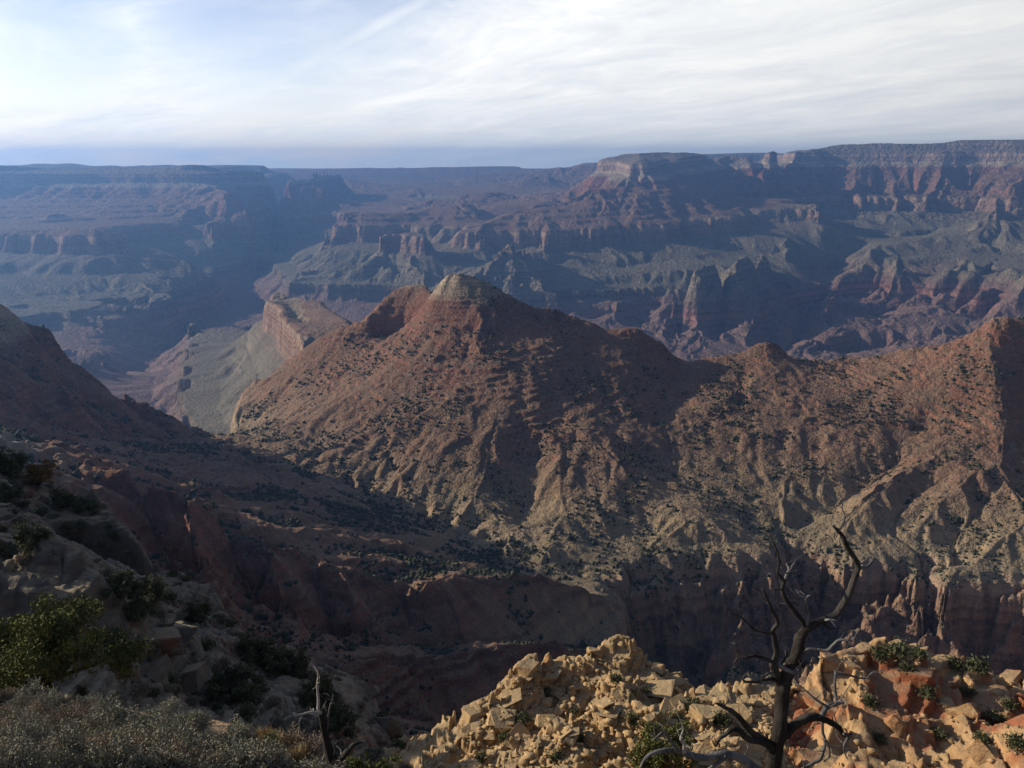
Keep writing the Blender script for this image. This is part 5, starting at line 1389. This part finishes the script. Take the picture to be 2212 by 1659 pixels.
put_shrub('sage1', h, 1.35, 'sagebrush', 'largest round sagebrush at the rim of the brushy slope', 'shrub', None, 1.0)
for uu, vv, s in ((180, 1500, .9), (165, 1508, .7), (205, 1515, .6)):
    h = hit(uu, vv, 4, 60)
    if h:
        put_shrub('tea', h, s * 1.3, 'broom_shrub', 'tall yellow green broom shrub behind the sagebrush edge', 'shrub', 'broom shrubs behind the edge', s * 7)

# scrub and stones over the shaded ledge slope
poly = [(0, 1000), (113, 1045), (217, 1095), (300, 1180), (400, 1250), (490, 1340), (617, 1405), (713, 1450), (810, 1530), (900, 1640), (760, 1660), (600, 1570), (400, 1530), (250, 1520), (240, 1330), (215, 1300), (230, 1220), (110, 1180), (0, 1250)]
def inside(u, v):
    c = False
    for (a, b), (c1, d) in zip(poly, poly[1:] + poly[:1]):
        if (b > v) != (d > v) and u < (c1 - a) * (v - b) / (d - b) + a:
            c = not c
    return c
SHR['far1'] = mesh_np('shrub', *tufts(np.random.default_rng(3).normal(0, 1, (700, 3)) * np.array([.33, .33, .24]) + np.array([0, 0, .3]), .11, 4), M_JUND)
SHR['far2'] = mesh_np('shrub', *shrub_mesh(31, .7, .6, 420, .022, .5, .3), M_SAGEB)
SHR['far3'] = mesh_np('shrub', *shrub_mesh(32, .7, .6, 420, .022, .8, .3), M_SAGE)
nb = 0
while nb < 190:
    uu = r2.uniform(-10, 900); vv = r2.uniform(1000, 1660)
    if not inside(uu, vv):
        continue
    h = hit(uu, vv, 28, 170)
    nb += 1
    if h is None:
        continue
    k = r2.choice(['far1', 'far2', 'far3'], p=[.34, .33, .33])
    s_ = float(r2.uniform(.5, 1.25))
    put_shrub(k, h, s_, *{'far1': ('dark_shrub', 'dark green bush on the shaded ledge slope', 'shrub', 'dark bushes on the ledge slope'), 'far2': ('brown_shrub', 'bare brown bush on the shaded ledge slope', 'shrub', 'brown bushes on the ledge slope'), 'far3': ('grey_shrub', 'pale grey bush on the shaded ledge slope', 'shrub', 'grey bushes on the ledge slope')}[k], float(r2.uniform(0, 6)))
nb = 0
OUTB = [(1500, 1530, 1.1), (1370, 1560, 1.0), (1130, 1560, .9), (1250, 1600, .8), (1560, 1560, 1.0), (1330, 1470, .8), (1180, 1500, .8), (1460, 1560, 1.0), (1240, 1540, .7), (1090, 1600, .8), (1610, 1600, 1.1), (1400, 1500, .7), (1470, 1610, .9), (1200, 1640, .8), (1040, 1640, .7),
        (1900, 1420, 1.2), (1940, 1412, 1.4), (1985, 1418, 1.1), (2060, 1440, 1.2), (2110, 1440, 1.3), (1880, 1520, 1.0), (2000, 1500, 1.1), (2090, 1500, 1.0), (2150, 1560, 1.3), (2030, 1590, .9), (1960, 1450, 1.0), (2180, 1530, 1.0), (1900, 1600, .8), (2120, 1600, .9), (2195, 1610, 1.2)]
for uu, vv, s_ in OUTB:
    h = hit(uu, vv, 35, 100)
    if h:
        put_shrub('far1', h, s_, 'dark_shrub', 'dark green bush rooted among the sunlit outcrop rocks', 'shrub', 'dark bushes on the sunlit outcrops', s_ * 9)

# ------------------------------------------------------------------ rocks
SLAB = [rock_mesh('rock_slab', 200 + i, MAT_PALE, 1.0, random.uniform(.45, .8), random.uniform(.08, .16), 12, .03) for i in range(10)]
BOUL = [rock_mesh('boulder', 230 + i, MAT_PALE, 1.0, random.uniform(.7, .95), random.uniform(.5, .75), 24, .10, True) for i in range(6)]
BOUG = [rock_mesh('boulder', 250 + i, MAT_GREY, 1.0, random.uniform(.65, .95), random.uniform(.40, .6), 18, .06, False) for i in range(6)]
REDB = [rock_mesh('boulder', 270 + i, MAT_RED, 1.0, random.uniform(.6, .95), random.uniform(.45, .8), 24, .10, True) for i in range(6)]
def put_rock(me, name, p, s, rot, label, group=None, sink=0.15):
    o = bpy.data.objects.new(name, me)
    C.objects.link(o)
    o.location = (p[0], p[1], p[2] - sink * s * 0.3); o.rotation_euler = rot; o.scale = (s,) * 3
    o['label'] = label; o['category'] = 'rock'; o['kind'] = 'thing'
    if group:
        o['group'] = group
    return o
# broken slabs over the pale outcrop: they dip to the left and towards the lookout
top = [(905, 1720), (945, 1655), (960, 1612), (1000, 1562), (1060, 1502), (1090, 1458), (1130, 1434), (1210, 1432), (1290, 1414), (1350, 1410), (1420, 1428), (1490, 1472), (1500, 1507), (1560, 1517), (1700, 1512)]
tu, tv_ = [a for a, _ in top], [b for _, b in top]
n_slab = 0
small = []
r3 = np.random.default_rng(9)
while n_slab < 120:
    uu = r3.uniform(930, 1690); vv = r3.uniform(1415, 1665)
    if vv < np.interp(uu, tu, tv_) + 6:
        continue
    h = hit(uu, vv, 35, 100)
    if h is None or h[1] > 82:
        continue
    s = float(np.clip(r3.lognormal(-0.30, 0.48), .3, 1.8))
    bl = r3.random() < .06
    rot = (RAD(r3.normal(14, 8)), RAD(r3.normal(-14, 8)), float(r3.uniform(0, 6.28)) if bl else float(r3.normal(0.3, .8)))
    if s < 0.95:
        put_rock(BOUL[n_slab % 6] if bl else SLAB[n_slab % 10], 'boulder' if bl else 'rock_slab', h, s * (0.7 if bl else 1), rot,
                 'blocky tan boulder wedged among the broken slabs' if bl else 'angular tan slab lying on the broken sunlit outcrop', 'tan boulders of the pale outcrop' if bl else 'tan slabs of the pale outcrop')
    else:
        put_rock(SLAB[n_slab % 10], 'rock_slab', h, s, rot, 'one of the broadest tan slabs tilted across the pale outcrop', 'broad tan slabs of the pale outcrop')
    n_slab += 1
h = hit(1285, 1420, 40, 100)
put_rock(BOUL[1], 'boulder', (h[0], h[1], h[2] + .55), .78, (0, 0, .3), 'squared tan boulder perched on top of the pale outcrop')
h = hit(1140, 1442, 40, 100)
put_rock(BOUL[3], 'boulder', h, 1.1, (.1, 0, 1.0), 'rounded pale boulder at the high corner of the pale outcrop')
h = hit(1020, 1545, 40, 100)
put_rock(BOUL[4], 'boulder', h, 1.1, (0, .1, 2.0), 'dark sided block jutting from the edge of the pale outcrop')
h = hit(985, 1600, 40, 100)
put_rock(BOUL[2], 'boulder', h, 1.3, (0, .1, 2.4), 'big smooth boulder low on the edge of the pale outcrop')
h = hit(1525, 1540, 40, 100)
put_rock(BOUL[0], 'boulder', h, 1.15, (0, 0, .4), 'orange sided cube shaped block near the dead tree trunk')
# rubble between the slabs
parts = []
for k in range(2600):
    uu = r3.uniform(925, 2260); vv = r3.uniform(1405, 1675)
    if uu < 1700 and vv < np.interp(uu, tu, tv_) + 5:
        continue
    if uu > 1715 and r3.random() > .12:
        continue
    small.append((uu, vv))
su = np.array(small)
hits = [hit(a, b, 35, 100) for a, b in small[:900]]
hits = [q for q in hits if q is not None and q[1] < 84]
cube = np.array([(x, y, z) for x in (-1, 1) for y in (-1, 1) for z in (-1, 1)], float)
cf = np.array([(0, 1, 3, 2), (4, 6, 7, 5), (0, 4, 5, 1), (2, 3, 7, 6), (0, 2, 6, 4), (1, 5, 7, 3)])
for q in hits:
    for rep in range(2):
        s = float(np.clip(r3.lognormal(-1.75, .5), .07, .45))
        c = cube * np.array([1, r3.uniform(.5, 1), r3.uniform(.12, .35)]) * s * r3.uniform(.65, 1.1, (8, 3))
        a, b, g = RAD(r3.normal(14, 10)), RAD(r3.normal(-12, 10)), r3.uniform(0, 6.28)
        Rz = np.array([[cos(g), -sin(g), 0], [sin(g), cos(g), 0], [0, 0, 1]]); Rx = np.array([[1, 0, 0], [0, cos(a), -sin(a)], [0, sin(a), cos(a)]])
        ox, oy = r3.normal(0, .35, 2)
        pz = float(ground_z(q[0] + ox, q[1] + oy)[0])
        parts.append((c @ (Rz @ Rx).T + np.array([q[0] + ox, q[1] + oy, pz + s * .1]), cf))
V, F = join(parts)
obj('rubble', mesh_np('rubble', V, F, MAT_PALE), kind='stuff', label='small broken stone scattered over the sunlit outcrops', category='rubble')
# boulders of the red outcrop
for k, (uu, vv, s, lb) in enumerate([(1800, 1425, 1.3, 'pale block at the brink of the red outcrop cliff'), (1840, 1440, 1.0, 'rust red knob on top of the red outcrop'), (1985, 1470, 1.5, 'grey white boulder lying on the crest of the red outcrop'),
                                     (2185, 1470, 1.3, 'orange block standing at the far end of the red outcrop'), (1768, 1510, 1.2, 'rounded yellow boulder on the cliff edge of the red outcrop'), (1850, 1545, 1.1, 'red boulder midway down the red outcrop'),
                                     (1930, 1560, 1.2, 'tan boulder on the slope of the red outcrop'), (2080, 1540, 1.4, 'pale boulder on the far slope of the red outcrop'), (1790, 1600, 1.5, 'tall yellow block at the foot of the red outcrop'), (2120, 1630, 1.3, 'white crusted boulder at the bottom of the red outcrop')]):
    h = hit(uu, vv, 40, 100)
    if h:
        put_rock(REDB[k % 6], 'boulder', h, s, (.1 * k, .07 * k, 1.3 * k), lb)
# grey boulders of the shaded ledge slope
for k, (uu, vv, s, lb) in enumerate([(352, 1345, 1.25, 'pale grey round boulder high on the shaded slope'), (392, 1368, 1.5, 'grey overhanging slab on the shaded slope'), (345, 1385, 1.9, 'broad grey boulder in front of the overhanging slab'), (395, 1470, 2.0, 'big rounded grey boulder low on the shaded slope'),
                                     (330, 1450, 1.5, 'dark grey boulder between the juniper and the slope'), (300, 1405, 1.2, 'small grey boulder under the round boulder'), (470, 1352, 1.1, 'orange topped block on the skyline of the shaded slope'), (430, 1290, 1.0, 'orange edged rock on the upper skyline of the slope'),
                                     (840, 1570, 1.6, 'orange overhanging block at the end of the shaded slope'), (800, 1500, 1.2, 'pale faced rock on the lower skyline of the slope'), (175, 1082, 1.8, 'pale dome shaped boulder on the high ledge'), (205, 1088, 1.9, 'second pale dome shaped boulder at the ledge end')]):
    h = hit(uu, vv, 25, 160)
    if h:
        put_rock(BOUG[k % 6], 'boulder', h, s, (.1 * k, .05 * k, 1.1 * k), lb)
h = hit(178, 1632, 4, 40)
put_rock(REDB[2], 'boulder', h, .32, (0, 0, 0), 'salmon pink stone half buried among the sagebrush')
# the flat overhanging slab of the ledge
def ledge_slab():
    pts = [(14, 1264), (55, 1232), (113, 1194), (170, 1212), (219, 1230), (186, 1250), (140, 1268), (97, 1285), (50, 1276)]
    z0 = -33.0
    out = []
    for u, v in pts:
        d = P(u, v, 1.0)
        out.append((d[0] * z0 / d[2], z0 / d[2]))
    out = np.array(out)
    c = out.mean(0)
    m = 90
    # smooth outline
    seg = np.concatenate([out, out[:1]])
    t = np.linspace(0, len(out), m, endpoint=False)
    ring = np.stack([np.interp(t, np.arange(len(out) + 1), seg[:, i]) for i in (0, 1)], 1)
    V, F = [], []
    prof = [(0.0, .10), (.25, .08), (.5, .06), (.72, .03), (.88, 0.0), (.97, -.10), (1.0, -.28), (.985, -.55), (.95, -.62), (.96, -.95), (.90, -1.15), (.70, -1.6), (.66, -3.2)]
    for f, dz in prof:
        q = c + (ring - c) * f
        nn = fbm(q[:, 0], q[:, 1], 2.2, 4, .55, 300 + int(dz * 10)) * .16
        q = q + (ring - c) / np.linalg.norm(ring - c, axis=1)[:, None] * (nn * (1.4 if f > .6 else 0))[:, None]
        V.append(np.column_stack([q, np.full(m, z0 + dz) + (nn * .9 if dz > -.2 else nn * .4)]))
    V = np.concatenate(V)
    for i in range(len(prof) - 1):
        for k in range(m):
            a = i * m + k; b = i * m + (k + 1) % m
            F.append((a, a + m, b + m, b))
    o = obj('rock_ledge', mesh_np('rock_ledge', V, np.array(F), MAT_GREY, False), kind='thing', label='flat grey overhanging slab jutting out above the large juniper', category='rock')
ledge_slab()

# ------------------------------------------------------------------ scrub dotted over the middle distance
def scrub():
    r_ = np.random.default_rng(17)
    n = 230000
    th = r_.uniform(RAD(-34), RAD(34), n); r = np.sqrt(r_.uniform(560.0 ** 2, 2050.0 ** 2, n))
    x = np.sin(th) * r; y = np.cos(th) * r
    z = ground_z(x, y)
    a = np.interp(th, COLS, np.arange(NC_)).astype(int); b = np.interp(np.log(r), ROWS, np.arange(NR_)).astype(int)
    m = TM[b, a]; dep = TD[b, a]; s = TS[b, a]
    dens = sstep(-.15, .55, fbm(x, y, 130.0, 4, .6, 401)) * .8 + .04 + np.clip(-dep / 9.0, -.35, .6)
    dens = dens * (1 - sstep(.75, 1.05, m)) * np.where(np.isin(TL[b, a], [REG.index('valley'), REG.index('shadowed_ridge')]), 1.15, .42)
    # only the side of the land that could face the lookout
    keep = (r_.random(n) < dens)
    # line of sight test
    vis = np.ones(n, bool)
    for t in np.linspace(.55, .985, 26):
        vis &= (ground_z(x * t, y * t) <= (z + 6) * t + 4.0)
    keep &= vis
    x, y, z, r = x[keep], y[keep], z[keep], r[keep]
    size = np.clip(r_.lognormal(.28, .55, len(x)), .5, 4.2) * np.where(r < 1300, 1.0, .9)
    app = size / r
    order = np.argsort(-app)
    big, rest = order[:300], order[300:]
    bases = []
    for k in range(5):
        bm = bmesh.new()
        bmesh.ops.create_icosphere(bm, subdivisions=2, radius=1.0)
        pts = np.array([v.co[:] for v in bm.verts])
        nn = r_.uniform(.62, 1.15, len(pts))
        pts = pts * nn[:, None] * np.array([1, 1, .95]); pts[:, 2] += .55
        fc = np.array([[v.index for v in f.verts] for f in bm.faces])
        bm.free()
        bases.append((pts, fc))
    me_ = [mesh_np('juniper_shrub', p, f, M_DOT) for p, f in bases]
    for q, i in enumerate(big):
        o = bpy.data.objects.new('juniper_shrub', me_[q % 5])
        C.objects.link(o)
        o.location = (float(x[i]), float(y[i]), float(z[i]) - .2); o.scale = (float(size[i]),) * 3; o.rotation_euler = (0, 0, q * 1.7)
        o['label'] = 'small round dark juniper dotting the shaded valley slopes'; o['category'] = 'shrub'; o['group'] = 'junipers dotting the valley slopes'
    # the rest as one mass
    lows = []
    for k in range(5):
        bm = bmesh.new()
        bmesh.ops.create_icosphere(bm, subdivisions=1, radius=1.0)
        pts = np.array([v.co[:] for v in bm.verts]) * r_.uniform(.7, 1.15, (len(bm.verts), 1)); pts[:, 2] += .5
        lows.append((pts, np.array([[v.index for v in f.verts] for f in bm.faces])))
        bm.free()
    VV, FF, o_ = [], [], 0
    for k in range(5):
        ids = rest[k::5]
        p, f = lows[k]
        VV.append((p[None] * size[ids][:, None, None] + np.stack([x[ids], y[ids], z[ids] - .2], 1)[:, None]).reshape(-1, 3))
        FF.append((f[None] + (np.arange(len(ids)) * len(p))[:, None, None]).reshape(-1, 3) + o_)
        o_ += len(ids) * len(p)
    obj('scrub', mesh_np('scrub', np.concatenate(VV), np.concatenate(FF), M_DOT), kind='stuff', label='countless dark bushes sprinkled over the butte and valley slopes', category='scrub')
    print('scrub', len(x))
scrub()
